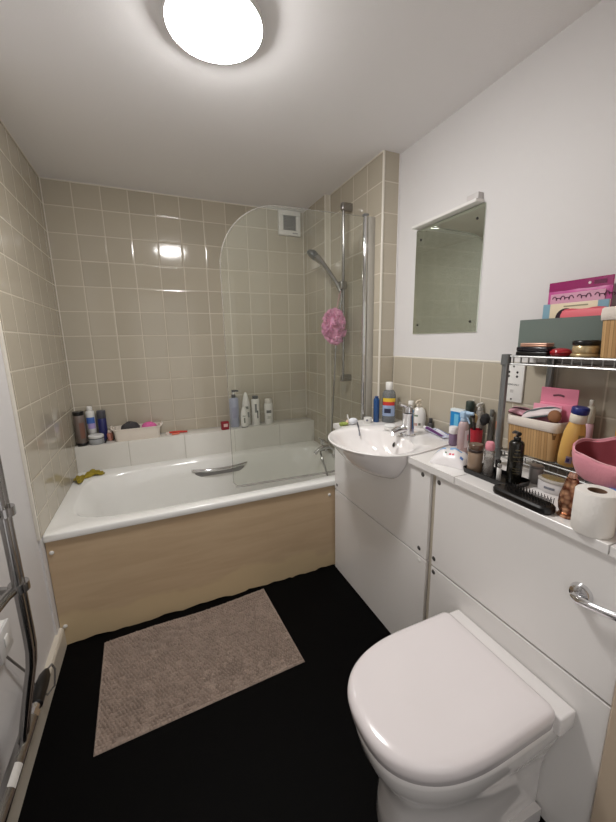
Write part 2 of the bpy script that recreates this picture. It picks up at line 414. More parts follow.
# panel with a frayed bottom edge
poly = [(0.002, 0.525), (1.632, 0.525), (1.632, 0.004)]
x = 1.60
while x > 0.01:
    poly.append((x, max(0.001, 0.005 + random.uniform(-0.004, 0.009)))); x -= random.uniform(0.015, 0.05)
poly.append((0.002, 0.001))
MB().prism(poly, -0.945, -0.929, 'y').build('side_panel', 'wood', bath, world=True, smooth=False)
for px, pz in ((0.020, 0.470), (0.022, 0.100), (1.366, 0.470)):
    MB().lathe([(0.0005, 0.006), (0.005, 0.0055), (0.0085, 0.003), (0.009, 0.0)], seg=18).xf(Matrix.Translation((px, -0.945, pz)) @ Matrix.Rotation(PI/2, 4, 'X')).build('screw_cap', 'white_pl', bath, world=True)
# grip rails: a chrome bar bowed out of the inner wall over a shallow recess
def grip(yw, sgn, cx, half, z):
    p = []; rr = []
    for i in range(17):
        s = -1 + 2*i/16
        p.append((cx + half*s, yw + sgn*(0.004 + 0.030*(1-abs(s)**3)), z - 0.010*(1-s*s)+0.01)); rr.append(0.0115*(0.55+0.45*(1-abs(s)**4)))
    MB().tube(p, rr, 12).build('grip_handle', 'chrome', bath, world=True)
    d = MB(); lp = []
    for r_, dep in ((1.0, 0.000), (0.93, 0.003)):
        lp.append([(cx + half*0.9*r_*math.cos(a), yw + sgn*(0.003+dep), z - 0.012 - 0.052*r_*max(0, math.sin(a)) + 0.012*min(0,-math.sin(a))) for a in [2*PI*k/40 for k in range(40)]])
    d.loft(lp).build('grip_recess', 'grey_pl', bath, world=True)
grip(-0.247, -1, 0.86, 0.19, 0.487)
grip(-0.868, 1, 0.86, 0.17, 0.487)

# mixer tap and waste at the far end of the bath
t = thing('bath_tap', 'chrome bath tap on the rim behind the glass screen', 'tap', (1.605, -0.50, 0.558))
MB().lathe([(0.026,0),(0.026,0.006),(0.018,0.012),(0.018,0.06),(0.001,0.062)], (0,-0.07,0)).lathe([(0.026,0),(0.026,0.006),(0.018,0.012),(0.018,0.06),(0.001,0.062)], (0,0.07,0)).tube([(0,-0.10,0.05),(0,0.10,0.05)], 0.020, 14).build('tap_body', 'chrome', t)
MB().tube([(0,0,0.05),(-0.05,0,0.052),(-0.10,0,0.038),(-0.125,0,0.01)], [0.018,0.016,0.014,0.013], 12).build('spout', 'chrome', t)
for s in (-1, 1):
    MB().tube([(0,s*0.10,0.05),(0,s*0.135,0.05)], 0.022, 14).tube([(0,s*0.12,0.065),(-0.035,s*0.125,0.085)], 0.006).build('tap_handle', 'chrome', t)
MB().tube([(0.004,0.0,0.075),(0.006,-0.01,0.12)], 0.010).build('hose_outlet', 'chrome', t)
t = tag(MB().tube([(1.58,-0.44,0.565),(1.545,-0.46,0.575),(1.525,-0.5,0.565),(1.52,-0.54,0.535),(1.53,-0.565,0.47),(1.545,-0.575,0.40),(1.56,-0.56,0.35),(1.568,-0.53,0.38),(1.56,-0.50,0.45),(1.545,-0.47,0.52)], 0.007, 8).build('shower_hose', 'steel', None), 'loop of grey shower hose drooping into the bath beside its tap', 'hose')

# glass screen
scr = thing('shower_screen', 'clear glass bath screen on a tall chrome wall post', 'shower screen', (1.618, -0.9, 0.56))
R_ = 0.30; zt = 2.0; zb = 0.585; xl = 0.835; xr = 1.612
poly = [(xr, zb), (xr, zt)] + [(xl + R_ - R_*math.sin(a), zt - R_ + R_*math.cos(a)) for a in [i*PI/2/14 for i in range(15)]] + [(xl, zb+0.02), (xl+0.02, zb)]
SW = Matrix.Translation((1.618,-0.894,0)) @ Matrix.Rotation(math.radians(-3.0),4,'Z') @ Matrix.Translation((-1.618,0.894,0))
MB().prism(poly, -0.897, -0.891, 'y').xf(SW).build('glass_pane', 'screen', scr, world=True, smooth=False)
edge = [(x, -0.894, z) for x, z in poly[1:]]
MB().tube([edge[0]] + edge[1:], 0.0019, 6).xf(SW).build('pane_edge', M['clear'], scr, world=True)
MB().tube([(xl+0.01,-0.894,zb-0.004),(xr,-0.894,zb-0.004)], 0.006, 8).xf(SW).build('seal_strip', 'clear', scr, world=True)
MB().box((1.608,-0.905,0.562),(1.628,-0.883,2.006),0.005,3).build('hinge_post', 'chrome', scr, world=True)
MB().box((1.634,-0.906,0.562),(1.675,-0.884,2.0),0.002).build('wall_channel', 'channel', scr, world=True)
MB().box((1.6035,-0.910,2.002),(1.632,-0.878,2.012),0.003).build('post_cap', M['post'], scr, world=True)

# shower riser, handset, sponge
sh = thing('shower_rail', 'chrome shower riser rail on the right alcove wall', 'shower', (1.675, -0.655, 2.13))
MB().tube([(1.618,-0.655,2.125),(1.618,-0.655,1.10)], 0.0095, 14).build('riser', 'steel', sh, world=True)
for z in (2.125, 1.11):
    MB().box((1.604,-0.670,z-0.022),(1.675,-0.640,z+0.022),0.006,3).build('wall_bracket', 'steel', sh, world=True)
MB().box((1.590,-0.678,1.655),(1.634,-0.632,1.705),0.009,3).build('slider', 'steel', sh, world=True)
MB().tube([(1.618,-0.632,1.68),(1.618,-0.605,1.68)], [0.017,0.019], 16).build('slider_knob', 'black_pl', sh, world=True)
hs = thing('shower_handset', 'grey hand shower head clipped on the riser slider', 'shower head', (1.60, -0.648, 1.675))
MB().tube([(1.598,-0.655,1.645),(1.588,-0.632,1.69),(1.566,-0.575,1.765),(1.545,-0.520,1.830),(1.528,-0.475,1.872)], [0.012,0.0135,0.014,0.016,0.024], 14).build('handle', 'steel', hs, world=True)
head = MB().lathe([(0.001,0.03),(0.022,0.028),(0.040,0.014),(0.047,0.0),(0.046,-0.008),(0.001,-0.010)], seg=30)
hm = Matrix.Translation((1.516,-0.435,1.893)) @ Vector((-0.60,0.20,-0.75)).to_track_quat('-Z','Y').to_matrix().to_4x4()
head.xf(hm).build('spray_head', C((96,98,100),0.3,metal=0.6), hs, world=True)
MB().lathe([(0.001,-0.0101),(0.040,-0.0101),(0.040,-0.0125),(0.001,-0.013)], seg=30).xf(hm).build('spray_plate', C((70,72,76),0.4), hs, world=True)
tag(MB().tube([(1.602,-0.652,1.655),(1.603,-0.660,1.60),(1.600,-0.60,1.45),(1.605,-0.57,1.2),(1.61,-0.53,0.95),(1.61,-0.51,0.75),(1.61,-0.51,0.67)], 0.006, 8).build('shower_hose', 'steel', None), 'thin grey shower hose hanging straight down the alcove wall', 'hose')
# mesh bath puff
puff = thing('bath_puff', 'pink mesh bath puff hanging on a cord from the shower slider', 'bath sponge', (1.570, -0.622, 1.434))
b = MB(); rng = random.Random(3)
b.ball((0,0,0), 0.052, 24, 16, (0.9,1.0,1.2))
for k in range(150):
    u = rng.uniform(-1,1); a = rng.uniform(0,2*PI); s = math.sqrt(1-u*u)
    n = Vector((s*math.cos(a)*0.95, s*math.sin(a)*1.05, u*1.3)); c = n*0.050
    t1 = n.normalized().cross(Vector((rng.uniform(-1,1),rng.uniform(-1,1),rng.uniform(-1,1)))).normalized(); nn = n.normalized()
    w = rng.uniform(0.014,0.024); h_ = rng.uniform(0.010,0.022)
    t2 = nn.cross(t1)
    pts = [[], [], []]
    for i in range(8):
        s_ = -1 + 2*i/7
        base = c + t1*(w*s_) + t2*(0.005*math.sin(s_*7+k))
        pts[0].append(tuple(base)); pts[1].append(tuple(base + nn*h_*0.6*(1-0.5*s_*s_) + t2*0.004)); pts[2].append(tuple(base + nn*h_*(1-0.5*s_*s_) + t2*(0.006*math.sin(s_*9+k))))
    b.loft(pts, False, False, False)
b.xf(Matrix.Diagonal((1.1,1.42,1.42,1)))
b.build('mesh_ruffles', mat('pink_net', (255,186,222), 0.6, sss=0.3), puff, ang=60)
MB().tube([(0.012,-0.004,0.055),(0.016,-0.01,0.12),(0.022,-0.028,0.19),(0.024,-0.045,0.215),(0.028,-0.02,0.18),(0.02,0.006,0.11),(0.014,0.0,0.055)], 0.0035, 8).build('hanging_cord', C((214,176,176),0.7), puff)

# ------------------------------------------------------------------ basin (semi-recessed)
bcx, bcy = 1.385, -1.343
def basin_poly():
    a, bb, fx = 0.206, 0.252, 1.400
    P = []
    for i in range(49):                           # front: half ellipse from +y round the front to -y
        th = PI/2 + PI*i/48
        P.append((fx + a*math.cos(th), bcy + bb*math.sin(th)))
    L_ = []
    for i in range(1, 11):
        u = i/10; x = fx + 0.325*u
        L_.append((x, bb - 0.062*u**1.4))
    xe, we = L_[-1]
    corner = [(xe + 0.02*math.sin(k*PI/2/5), we - 0.02 + 0.02*math.cos(k*PI/2/5)) for k in range(1,6)]
    side = L_ + corner
    P += [(x, bcy - w) for x, w in side] + [(x, bcy + w) for x, w in reversed(side)]
    return P
BP = basin_poly()
bang = [2*PI*i/120 for i in range(120)]
BR = [rad_poly(BP, (bcx,bcy), th) for th in bang]
def bl(s, z, inset=0.0): return [(bcx + (r*s-inset)*math.cos(th), bcy + (r*s-inset)*math.sin(th), z) for r, th in zip(BR, bang)]
def bowl(s, z, cx=1.364, a=0.150, bb=0.216):
    out = []
    for th in bang:
        c_, s_ = math.cos(th), math.sin(th)
        n = 2.0 if c_ < 0 else 2.6
        a_ = a if c_ < 0 else 0.160
        r = ((abs(c_)/a_)**n + (abs(s_)/bb)**n) ** (-1/n) * s
        out.append((cx + (1-s)*0.11 + r*c_, bcy - (1-s)*0.03 + r*s_, z))
    return out
HCX, HCY = 1.50, -1.39
HTAB = [(0.738,0.02),(0.741,0.27),(0.749,0.42),(0.763,0.545),(0.783,0.66),(0.806,0.75),(0.833,0.83),(0.858,0.895),(0.880,0.95),(0.896,0.975)]
def hull_pts(z):
    s = HTAB[0][1]
    for (z0,s0),(z1,s1) in zip(HTAB, HTAB[1:]):
        if z0 <= z <= z1: s = s0 + (s1-s0)*(z-z0)/(z1-z0)
    if z > HTAB[-1][0]: s = HTAB[-1][1]
    return [(HCX+(bcx+r*math.cos(th)-HCX)*s, HCY+(bcy+r*math.sin(th)-HCY)*s) for r, th in zip(BR, bang)]
hl = [[(x, y, z) for x, y in hull_pts(z)] for z, _ in HTAB]
loops = hl + [bl(0.992,0.8966), bl(1.0,0.8982), bl(1.0,0.9005), bl(0.995,0.9030), bl(0.985,0.9042), bl(0.965,0.9035)]
loops += [bowl(1.03,0.902), bowl(1.0,0.898), bowl(0.96,0.883), bowl(0.89,0.858), bowl(0.78,0.828), bowl(0.64,0.804), bowl(0.45,0.788), bowl(0.15,0.781), bowl(0.02,0.7805)]
bs = thing('washbasin', 'white oval semi-recessed ceramic washbasin', 'basin', (bcx, bcy, 0.738))
MB().loft(loops).build('basin_bowl', 'ceramic', bs, world=True, ang=60)
# overflow hole with its ring on the rear slope of the bowl, and the waste
om = Matrix.Translation((1.4955,-1.362,0.865)) @ Vector((-0.94,0,0.34)).to_track_quat('Z','Y').to_matrix().to_4x4()
MB().lathe([(0.007,0.0),(0.011,0.0),(0.0115,0.002),(0.0105,0.003),(0.0075,0.003)], seg=20, sy=1.3, cap=False).xf(om).build('overflow_ring', 'chrome', bs, world=True)
MB().lathe([(0.0005,0.0012),(0.0085,0.0012)], seg=20, sy=1.3, cap=False).xf(om).build('overflow_hole', 'black_matt', bs, world=True)
MB().lathe([(0.0005,0.785),(0.018,0.7855),(0.021,0.781)], (1.465,bcy-0.028,0), seg=20).build('waste', 'chrome', bs, world=True)

# basin mixer tap
t = thing('basin_tap', 'chrome mixer tap on the washbasin rear deck', 'tap', (1.575, -1.358, 0.9025))
MB().lathe([(0.036,0),(0.036,0.005),(0.030,0.010),(0.0275,0.04),(0.026,0.095),(0.028,0.108),(0.001,0.110)], seg=24).build('tap_body', 'chrome', t)
MB().tube([(0.0,0,0.030),(-0.035,0,0.034),(-0.065,0,0.031),(-0.092,0.0,0.022)], [0.021,0.019,0.0165,0.0145], 14).build('spout', 'chrome', t)
MB().lathe([(0.0005,0.146),(0.014,0.145),(0.024,0.137),(0.0275,0.124),(0.027,0.112),(0.001,0.110)], seg=24).tube([(0.0,0,0.135),(-0.03,0,0.148),(-0.052,0,0.156)], [0.012,0.010,0.009], 10).build('lever', 'chrome', t)

# ------------------------------------------------------------------ fitted units
FX = 1.396
def cross_y(zz):
    Q = hull_pts(zz); c = []
    for i in range(len(Q)):
        (x1,y1),(x2,y2) = Q[i], Q[(i+1)%len(Q)]
        if (x1-FX)*(x2-FX) < 0: c.append(y1+(y2-y1)*(FX-x1)/(x2-x1))
    return (max(c)+0.002, min(c)-0.002) if len(c) > 1 else None
vt = thing('vanity_unit', 'white fitted vanity unit under the washbasin', 'cabinet', (1.585, -1.33, 0.0))
zs = [z for z in [0.741+0.005*k for k in range(26)]+[0.870] if cross_y(z)]
poly = [(-0.958, 0.510), (-0.958, 0.870)]
poly += [(cross_y(z)[0], z) for z in reversed(zs)] + [(cross_y(z)[1], z) for z in zs]
poly += [(-1.708, 0.870), (-1.708, 0.510)]
MB().prism(poly, FX, FX+0.016, 'x').build('upper_panel', 'panel', vt, world=True, smooth=False)
MB().box((FX,-1.708,0.004),(FX+0.016,-0.958,0.503),0.0012,1).build('lower_panel', 'panel', vt, world=True)
for y in (-0.966, -1.703):
    MB().box((FX+0.017,y-0.007,0.0),(1.765,y+0.007,0.8705)).build('end_panel', 'panel', vt, world=True, smooth=False)
MB().box((FX+0.017,-1.695,0.495),(FX+0.03,-0.97,0.518)).build('rail', 'dark_edge', vt, world=True, smooth=False)
def screw(parent, y, z, m):
    MB().lathe([(0.0005,0.0022),(0.006,0.002),(0.0085,0.0008),(0.009,0)], seg=16).xf(Matrix.Translation((FX,y,z)) @ Matrix.Rotation(-PI/2,4,'Y')).build('screw_cap', m, parent, world=True)
scr_m = C((96,94,92),0.35,metal=0.6)
for y, z in ((-0.983,0.539),(-1.668,0.846),(-1.667,0.537)): screw(vt, y, z, scr_m)
for y, z in ((-0.983,0.477),(-1.671,0.487),(-0.983,0.046)): screw(vt, y, z, M['white_pl'])
tag(MB().box((FX+0.012,-1.7335,0.0),(FX+0.03,-1.7105,0.8705)).build('filler_strip', 'gapfill', smooth=False), 'narrow cream filler strip in the gap between the two white units', 'filler strip')
wc = thing('cistern_unit', 'white fitted panel unit behind the toilet', 'cabinet', (1.585, -2.03, 0.0))
MB().box((FX,-2.318,0.510),(FX+0.016,-1.736,0.8695),0.0012,1).build('upper_panel', 'panel', wc, world=True)
MB().box((FX,-2.318,0.003),(FX+0.016,-1.736,0.503),0.0012,1).build('lower_panel', 'panel', wc, world=True)
for y in (-1.742, -2.311):
    MB().box((FX+0.017,y-0.006,0.0),(1.765,y+0.006,0.8705)).build('end_panel', 'panel', wc, world=True, smooth=False)
MB().box((FX+0.017,-2.30,0.495),(FX+0.03,-1.75,0.518)).build('rail', 'dark_edge', wc, world=True, smooth=False)
for y, z in ((-1.752,0.845),(-1.748,0.54),(-1.75,0.485)): screw(wc, y, z, scr_m)
# worktops: three lengths butted together
x0, x1, z0, z1 = 1.386, XR-0.0075, 0.871, 0.896
S_ = 0.985
Q = [(bcx+(px-bcx)*S_, bcy+(py-bcy)*S_) for px, py in BP]
inside = [q for q in Q if q[0] > x0]
# rear boundary ordered from -y side round the back to +y side
k0 = [i for i in range(len(Q)) if Q[i][0] > x0 and Q[i-1][0] <= x0][0]
ordr = [Q[(k0+i) % len(Q)] for i in range(len(inside))]
yl = min(ordr[0][1], ordr[-1][1]); yh = max(ordr[0][1], ordr[-1][1])
poly = [(x0,-0.952),(x1,-0.978),(x1,-1.826),(x0,-1.826)] + ([(x0, yl)] + (ordr if ordr[0][1] < ordr[-1][1] else ordr[::-1]) + [(x0, yh)])
poly = [(x0,-0.957),(1.670,-0.957),(1.670,-0.980),(x1,-0.980)] + poly[2:]
tag(MB().prism(poly, z0, z1).build('worktop', 'worktop', smooth=False), 'white worktop length cut out around the washbasin', 'worktop', 'white worktop lengths')
tag(MB().box((x0,-2.268,z0),(x1,-1.8285,z1),0.0012,1).build('worktop', 'worktop'), 'white worktop length under the wire rack and black hair brush', 'worktop', 'white worktop lengths')
tag(MB().box((x0,-2.319,z0),(x1,-2.2705,z1),0.0012,1).build('worktop', 'worktop'), 'short end piece of white worktop beside the cream door frame', 'worktop', 'white worktop lengths')

# flush lever
t = thing('flush_lever', 'chrome flush lever on the white panel above the toilet', 'flush handle', (FX, -2.226, 0.741))
rm = Matrix.Rotation(-PI/2,4,'Y')
MB().lathe([(0.0005,0.016),(0.014,0.0155),(0.021,0.012),(0.025,0.004),(0.026,0.0)], seg=30).xf(rm).build('rose', 'chrome', t)
MB().tube([(-0.010,0.002,0.0),(-0.026,0,0.0),(-0.033,-0.012,0.001),(-0.032,-0.04,0.005),(-0.030,-0.065,0.009),(-0.027,-0.088,0.012)], [0.009,0.0095,0.010,0.0095,0.0095,0.0105], 14).build('lever', 'chrome', t)

# ------------------------------------------------------------------ toilet
TY = -2.066
wcb = thing('toilet', 'white back-to-wall toilet with its lid closed', 'toilet', (1.12, TY, 0.0))
def dloop(xb, xf, hw, z, n=2.5, rb=0.02, xm=None, cnt=48):
    """D-shaped loop: straight back at xb, rounded nose at xf"""
    xm = xf + (xb-xf)*0.62 if xm is None else xm
    P = []
    for i in range(cnt+1):
        th = PI/2 + PI*i/cnt
        c_, s_ = math.cos(th), math.sin(th)
        P.append((xm - (xm-xf)*abs(c_)**(2/n), TY + hw*(1 if s_ >= 0 else -1)*abs(s_)**(2/n)))
    for k in range(0, 6):
        a = k*PI/2/5; P.append((xb - rb + rb*math.sin(a), TY - hw + rb - rb*math.cos(a)))
    for k in range(0, 6):
        a = k*PI/2/5; P.append((xb - rb + rb*math.cos(a), TY + hw - rb + rb*math.sin(a)))
    return [(x, y, z) for x, y in P]
def dsc(l, s, z): return [(1.09+(x-1.09)*s, TY+(y-TY)*s, z) for x, y, _ in l]
_l = dloop(1.329,0.881,0.178,0.4495)
lid = [dloop(1.331,0.884,0.176,0.3965), dloop(1.332,0.880,0.1795,0.399), dloop(1.333,0.873,0.1835,0.432), dloop(1.332,0.875,0.1825,0.442), _l, dsc(_l,0.965,0.4527), dsc(_l,0.88,0.4548), dsc(_l,0.6,0.4562), dsc(_l,0.2,0.4568), dsc(_l,0.01,0.4568)]
MB().loft(lid).build('lid', 'seat', wcb, world=True, ang=60)
seat = [dloop(1.33,0.894,0.170,0.388), dloop(1.33,0.891,0.172,0.3895), dloop(1.33,0.890,0.172,0.394), dloop(1.33,0.892,0.171,0.396)]
MB().loft(seat).build('seat_ring', 'seat', wcb, world=True, ang=60)
pan = [dloop(1.394,0.965,0.128,0.0,rb=.004), dloop(1.394,0.960,0.131,0.01,rb=.004), dloop(1.394,0.962,0.130,0.08,rb=.004), dloop(1.394,0.966,0.130,0.15,rb=.004), dloop(1.394,0.958,0.136,0.21,rb=.004),
       dloop(1.394,0.928,0.151,0.27,rb=.004), dloop(1.394,0.900,0.166,0.32,rb=.004), dloop(1.394,0.890,0.172,0.36,rb=.004), dloop(1.394,0.887,0.175,0.382,rb=.004), dloop(1.394,0.892,0.171,0.3875,rb=.004)]
MB().loft(pan).build('pan', 'ceramic', wcb, world=True, ang=60)
# raised ledge behind the lid
MB().box((1.335,TY-0.190,0.372),(1.394,TY+0.188,0.428),0.006,3).build('rear_ledge', 'ceramic', wcb, world=True)
for s in (-1, 1):
    MB().prism([(1.20, TY+s*0.09), (1.385, TY+s*0.09), (1.385, TY+s*0.150), (1.27, TY+s*0.145), (1.22, TY+s*0.12)], 0.0, 0.045).build('foot', 'ceramic', wcb, world=True)
    MB().lathe([(0.0005,0.004),(0.006,0.003),(0.007,0)], seg=14).xf(Matrix.Translation((1.30,TY+s*0.1465,0.026)) @ Matrix.Rotation(s*-PI/2,4,'X')).build('fixing_bolt', 'black_matt', wcb, world=True)

# ------------------------------------------------------------------ mirror with light strip, shaver socket
t = thing('mirror', 'frameless rectangular wall mirror with corner screws', 'mirror', (1.7745, -1.33, 1.62))
MB().box((XR-0.0055,-1.533,1.375),(XR-0.0005,-1.128,1.880),0.0012,1).build('mirror_glass', 'mirror', t, world=True)
for y in (-1.163,-1.497):
    for z in (1.42, 1.83):
        MB().lathe([(0.0005,0.004),(0.004,0.0035),(0.0055,0.001),(0.006,0)], seg=14).xf(Matrix.Translation((XR-0.0055,y,z)) @ Matrix.Rotation(-PI/2,4,'Y')).build('mirror_screw', C((70,68,66),0.3,metal=0.7), t, world=True)
t = thing('mirror_light', 'white light strip casing fixed above the mirror', 'wall light', (XR, -1.33, 1.885))
MB().box((1.733,-1.520,1.8815),(XR,-1.135,1.8955),0.003).build('casing', 'white_pl', t, world=True)
MB().box((1.748,-1.515,1.8958),(XR,-1.455,1.922),0.003).build('end_block', C((202,198,196),0.35), t, world=True)
t = thing('shaver_socket', 'tall white shaver socket plate on the tiles behind the rack post', 'socket', (XR-0.007, -1.729, 1.177))
MB().box((-0.009,-0.043,-0.073),(0,0.043,0.073),0.003).build('plate', 'white_pl', t)
for y, z in ((0.018,0.042),(0.018,0.026),(-0.016,0.042),(-0.016,0.026)):
    MB().tube([(-0.0088,y,z),(-0.0096,y,z)], 0.0046, 14).build('pin_hole', 'black_matt', t)
for z in (0.064, -0.062):
    MB().tube([(-0.0088,0,z),(-0.0102,0,z)], 0.0036, 12).build('screw', C((70,66,60),0.4,metal=0.5), t)
tx = text_mb('SHAVERS ONLY', 0.0085); tx.xf(Matrix.Translation((-0.0092,0.002,-0.006)) @ FACE_NEG_X).build('lettering', 'print', t, smooth=False)
MB().box((-0.0100,-0.007,-0.037),(-0.0088,0.007,-0.025),0.0008,1).build('voltage_switch', C((196,192,188),0.4), t)

# ------------------------------------------------------------------ electric towel rail on the left wall
tr = thing('towel_rail', 'bowed chrome electric towel rail on the white left wall', 'towel rail', (0.06, -1.52, 0.2))
def upr(y):
    y -= 0.034; return [(0.11,y,1.26),(0.11,y,0.56),(0.109,y,0.515),(0.103,y,0.465),(0.088,y,0.40),(0.068,y,0.31),(0.050,y,0.225)]
for y in (-1.513, -1.537, -1.963, -1.987):
    MB().tube(upr(y), 0.0105, 14).build('upright', 'steel', tr, world=True)
for z in (0.71, 0.93, 1.16):
    MB().tube([(0.108,-1.557,z),(0.092,-1.60,z),(0.080,-1.68,z),(0.078,-1.76,z),(0.080,-1.84,z),(0.092,-1.92,z),(0.108,-1.975,z)], 0.0125, 14).build('rung', 'steel', tr, world=True)
    for y in (-1.559, -2.009): MB().tube([(0.110,y,z-0.012),(0.110,y,z+0.012)], 0.0235, 16).build('joint_collar', 'steel', tr, world=True)
for y in (-1.540, -2.020):
    for z in (0.70, 1.12):
        MB().tube([(0.108,y-0.01 if y<-1.7 else y-0.02,z),(0.05,y,z),(-0.008,y+0.02,z)], [0.010,0.011,0.014], 14).build('wall_bracket', 'steel', tr, world=True)
MB().tube([(0.048,-1.49,0.215),(0.048,-2.02,0.215)], 0.019, 18).build('bottom_rail', 'steel', tr, world=True)
MB().tube([(0.048,-1.49,0.215),(0.048,-1.468,0.215)], 0.0205, 6).tube([(0.048,-1.47,0.215),(0.048,-1.446,0.215)], 0.016, 14).build('union_nut', 'chrome', tr, world=True)
MB().tube([(0.048,-1.447,0.215),(0.048,-1.444,0.215),(0.048,-1.37,0.215),(0.048,-1.335,0.215),(0.048,-1.318,0.215),(0.048,-1.31,0.215)], [0.017,0.0215,0.0205,0.018,0.012,0.009], 18).build('heating_element', 'black_pl', tr, world=True)
stk = MB().lathe([(0.0194,-1.69),(0.0194,-1.63)], a0=PI*0.05, a1=PI*0.45, seg=8)
stk.xf(Matrix.Translation((0.048,0,0.215)) @ Matrix(((1,0,0,0),(0,0,1,0),(0,1,0,0),(0,0,0,1)))).build('sticker', C((206,202,196),0.4), tr, world=True)
MB().tube([(0.048,-1.312,0.215),(0.058,-1.285,0.212),(0.062,-1.275,0.18),(0.055,-1.285,0.12),(0.035,-1.30,0.105),(0.022,-1.33,0.16),(0.014,-1.36,0.27),(0.006,-1.42,0.38),(0.002,-1.45,0.436),(0.002,-1.458,0.4485)], 0.0035, 8).build('power_cord', C((112,108,104),0.5), tr, world=True)
t = thing('fused_spur', 'white square fused spur box low on the left wall behind the towel rail', 'switch', (-0.008, -1.468, 0.492))
MB().box((0,-0.043,-0.043),(0.022,0.043,0.043),0.003).build('back_box', 'white_pl', t)
MB().box((0.022,-0.044,-0.044),(0.030,0.044,0.044),0.003).build('face_plate', C((206,204,202),0.35), t)
MB().box((0.0295,-0.012,-0.016),(0.034,0.012,0.016),0.002).build('rocker', 'white_pl', t)

# ------------------------------------------------------------------ bath mat
def bathmat():
    c00, c10, c11, c01 = (0.193,-1.508), (0.975,-1.476), (0.944,-0.972), (0.172,-1.007)
    NX, NY = 320, 200
    rng = random.Random(11); mb = MB(); vs = []
    nb_x, nb_y = 64, 40
    rb = [[rng.uniform(0.35,1.35) for _ in range(90)] for _ in range(90)]
    for j in range(NY+1):
        v = j/NY
        for i in range(NX+1):
            u = i/NX
            x = (c00[0]*(1-u)+c10[0]*u)*(1-v) + (c01[0]*(1-u)+c11[0]*u)*v
            y = (c00[1]*(1-u)+c10[1]*u)*(1-v) + (c01[1]*(1-u)+c11[1]*u)*v
            y += 0.006*math.sin(u*7.0+0.5)*v
            bu, bv = u*nb_x, v*nb_y
            bs_ = bu + 0.5*(int(bv) % 2); hgt = 0.003 + 0.0120*rb[int(bs_)][int(bv)]*abs(math.sin(PI*bs_)*math.sin(PI*bv))**0.8
            # soft rucks near the far edge and slack undulation
            def ruck(c0, slope, wob, wid, uc, us):
                d = v - c0 - slope*(u-uc) - wob*math.sin((u-uc)*9.0)
                return math.exp(-(d/wid)**2)*math.exp(-((u-uc)/us)**4)
            ru = ruck(0.800, 0.22, 0.020, 0.022, 0.36, 0.20); ru2 = ruck(0.745, 0.26, 0.012, 0.016, 0.33, 0.13); ru3 = ruck(0.66, 0.30, 0.02, 0.03, 0.68, 0.12)
            z = hgt + 0.026*ru + 0.020*ru2 + 0.012*ru3 + 0.002*math.sin(u*9+v*5)
            ed = min(u*nb_x, (1-u)*nb_x, v*nb_y, (1-v)*nb_y)
            if ed < 1.0: z = 0.004 + (z-0.004)*0.45
            if ed < 0.2: z = 0.001
            vs.append((x, y, max(z, 0.001)))
    fs = [(j*(NX+1)+i, j*(NX+1)+i+1, (j+1)*(NX+1)+i+1, (j+1)*(NX+1)+i) for j in range(NY) for i in range(NX)]
    mb.add(vs, fs)
    return mb.build('bath_mat', mat('taupe_chenille', (150,133,121), 0.95, var=0.28, vscale=14), ang=80)
tag(bathmat(), 'taupe bobbled bath mat on the black floor beside the bath', 'bath mat')
# curled yellow cloth on the bath corner
def cloth():
    mb = MB(); NX, NY = 40, 18; rng = random.Random(5); vs = []
    ax = [(0.020,-0.345),(0.040,-0.275),(0.080,-0.235),(0.140,-0.215)]
    for j in range(NY+1):
        v = j/NY
        for i in range(NX+1):
            u = i/NX; s = u*3; k = min(2, int(s)); f = s-k
            x = ax[k][0]*(1-f)+ax[k+1][0]*f; y = ax[k][1]*(1-f)+ax[k+1][1]*f
            w = 0.080*(0.8+0.28*math.sin(u*8+1))
            nx, ny = 0.55, -0.83
            o = (v-0.5)*w
            z = 0.558 + 0.006 + 0.022*math.cos((v-0.5)*PI)*(0.6+0.4*math.sin(u*11)) + 0.006*math.sin(u*19+v*13) + 0.004*math.sin(v*22+u*5)
            vs.append((max(0.006, x + nx*o), min(-0.158, y + ny*o + 0.004*math.sin(u*17+v*3)), max(z, 0.5595)))
    mb.add(vs, [(j*(NX+1)+i, j*(NX+1)+i+1, (j+1)*(NX+1)+i+1, (j+1)*(NX+1)+i) for j in range(NY) for i in range(NX)])
    return mb.build('cleaning_cloth', mat('mustard_cloth', (150,132,38), 0.85, var=0.5, vscale=45, bump=0.5, bscale=120), ang=80, solid=0.002)
tag(cloth(), 'crumpled mustard yellow cloth on the left corner of the bath', 'cloth')

# ------------------------------------------------------------------ bottles and small things
def made(name, label, cat, x, y, z, parts, group=None, rot=(0,0,0)):
    """one thing from lathed or ready-made parts standing at x, y, z"""
    t = thing(name, label, cat, (x, y, z), group, rot)
    for p in parts:
        pn, shape, m = p[0], p[1], p[2]
        kw = p[3] if len(p) > 3 else {}
        mb = shape if isinstance(shape, MB) else MB().lathe(shape, seg=kw.get('seg', 26), sx=kw.get('sx', 1), sy=kw.get('sy', 1), rz=kw.get('rz', 0), c=kw.get('c', (0,0,0)))
        mb.build(pn, m, t, ang=kw.get('ang', 45))
    return t
def cyl(r, z0, z1, e=0.002):
    return [(0.0005,z0),(r-e,z0),(r,z0+e),(r,z1-e),(r-e,z1),(0.0005,z1)]
def shoulder(r, z0, z1, rn, zn, e=0.003):
    """body from z0 to z1 that rounds in to a neck of radius rn at zn"""
    P = [(0.0005,z0),(r-e,z0),(r,z0+e),(r,z1)]
    for k in range(1, 7):
        a = k*PI/2/6; P.append((rn + (r-rn)*math.cos(a), z1 + (zn-z1)*math.sin(a)))
    return P + [(0.0005, zn)]
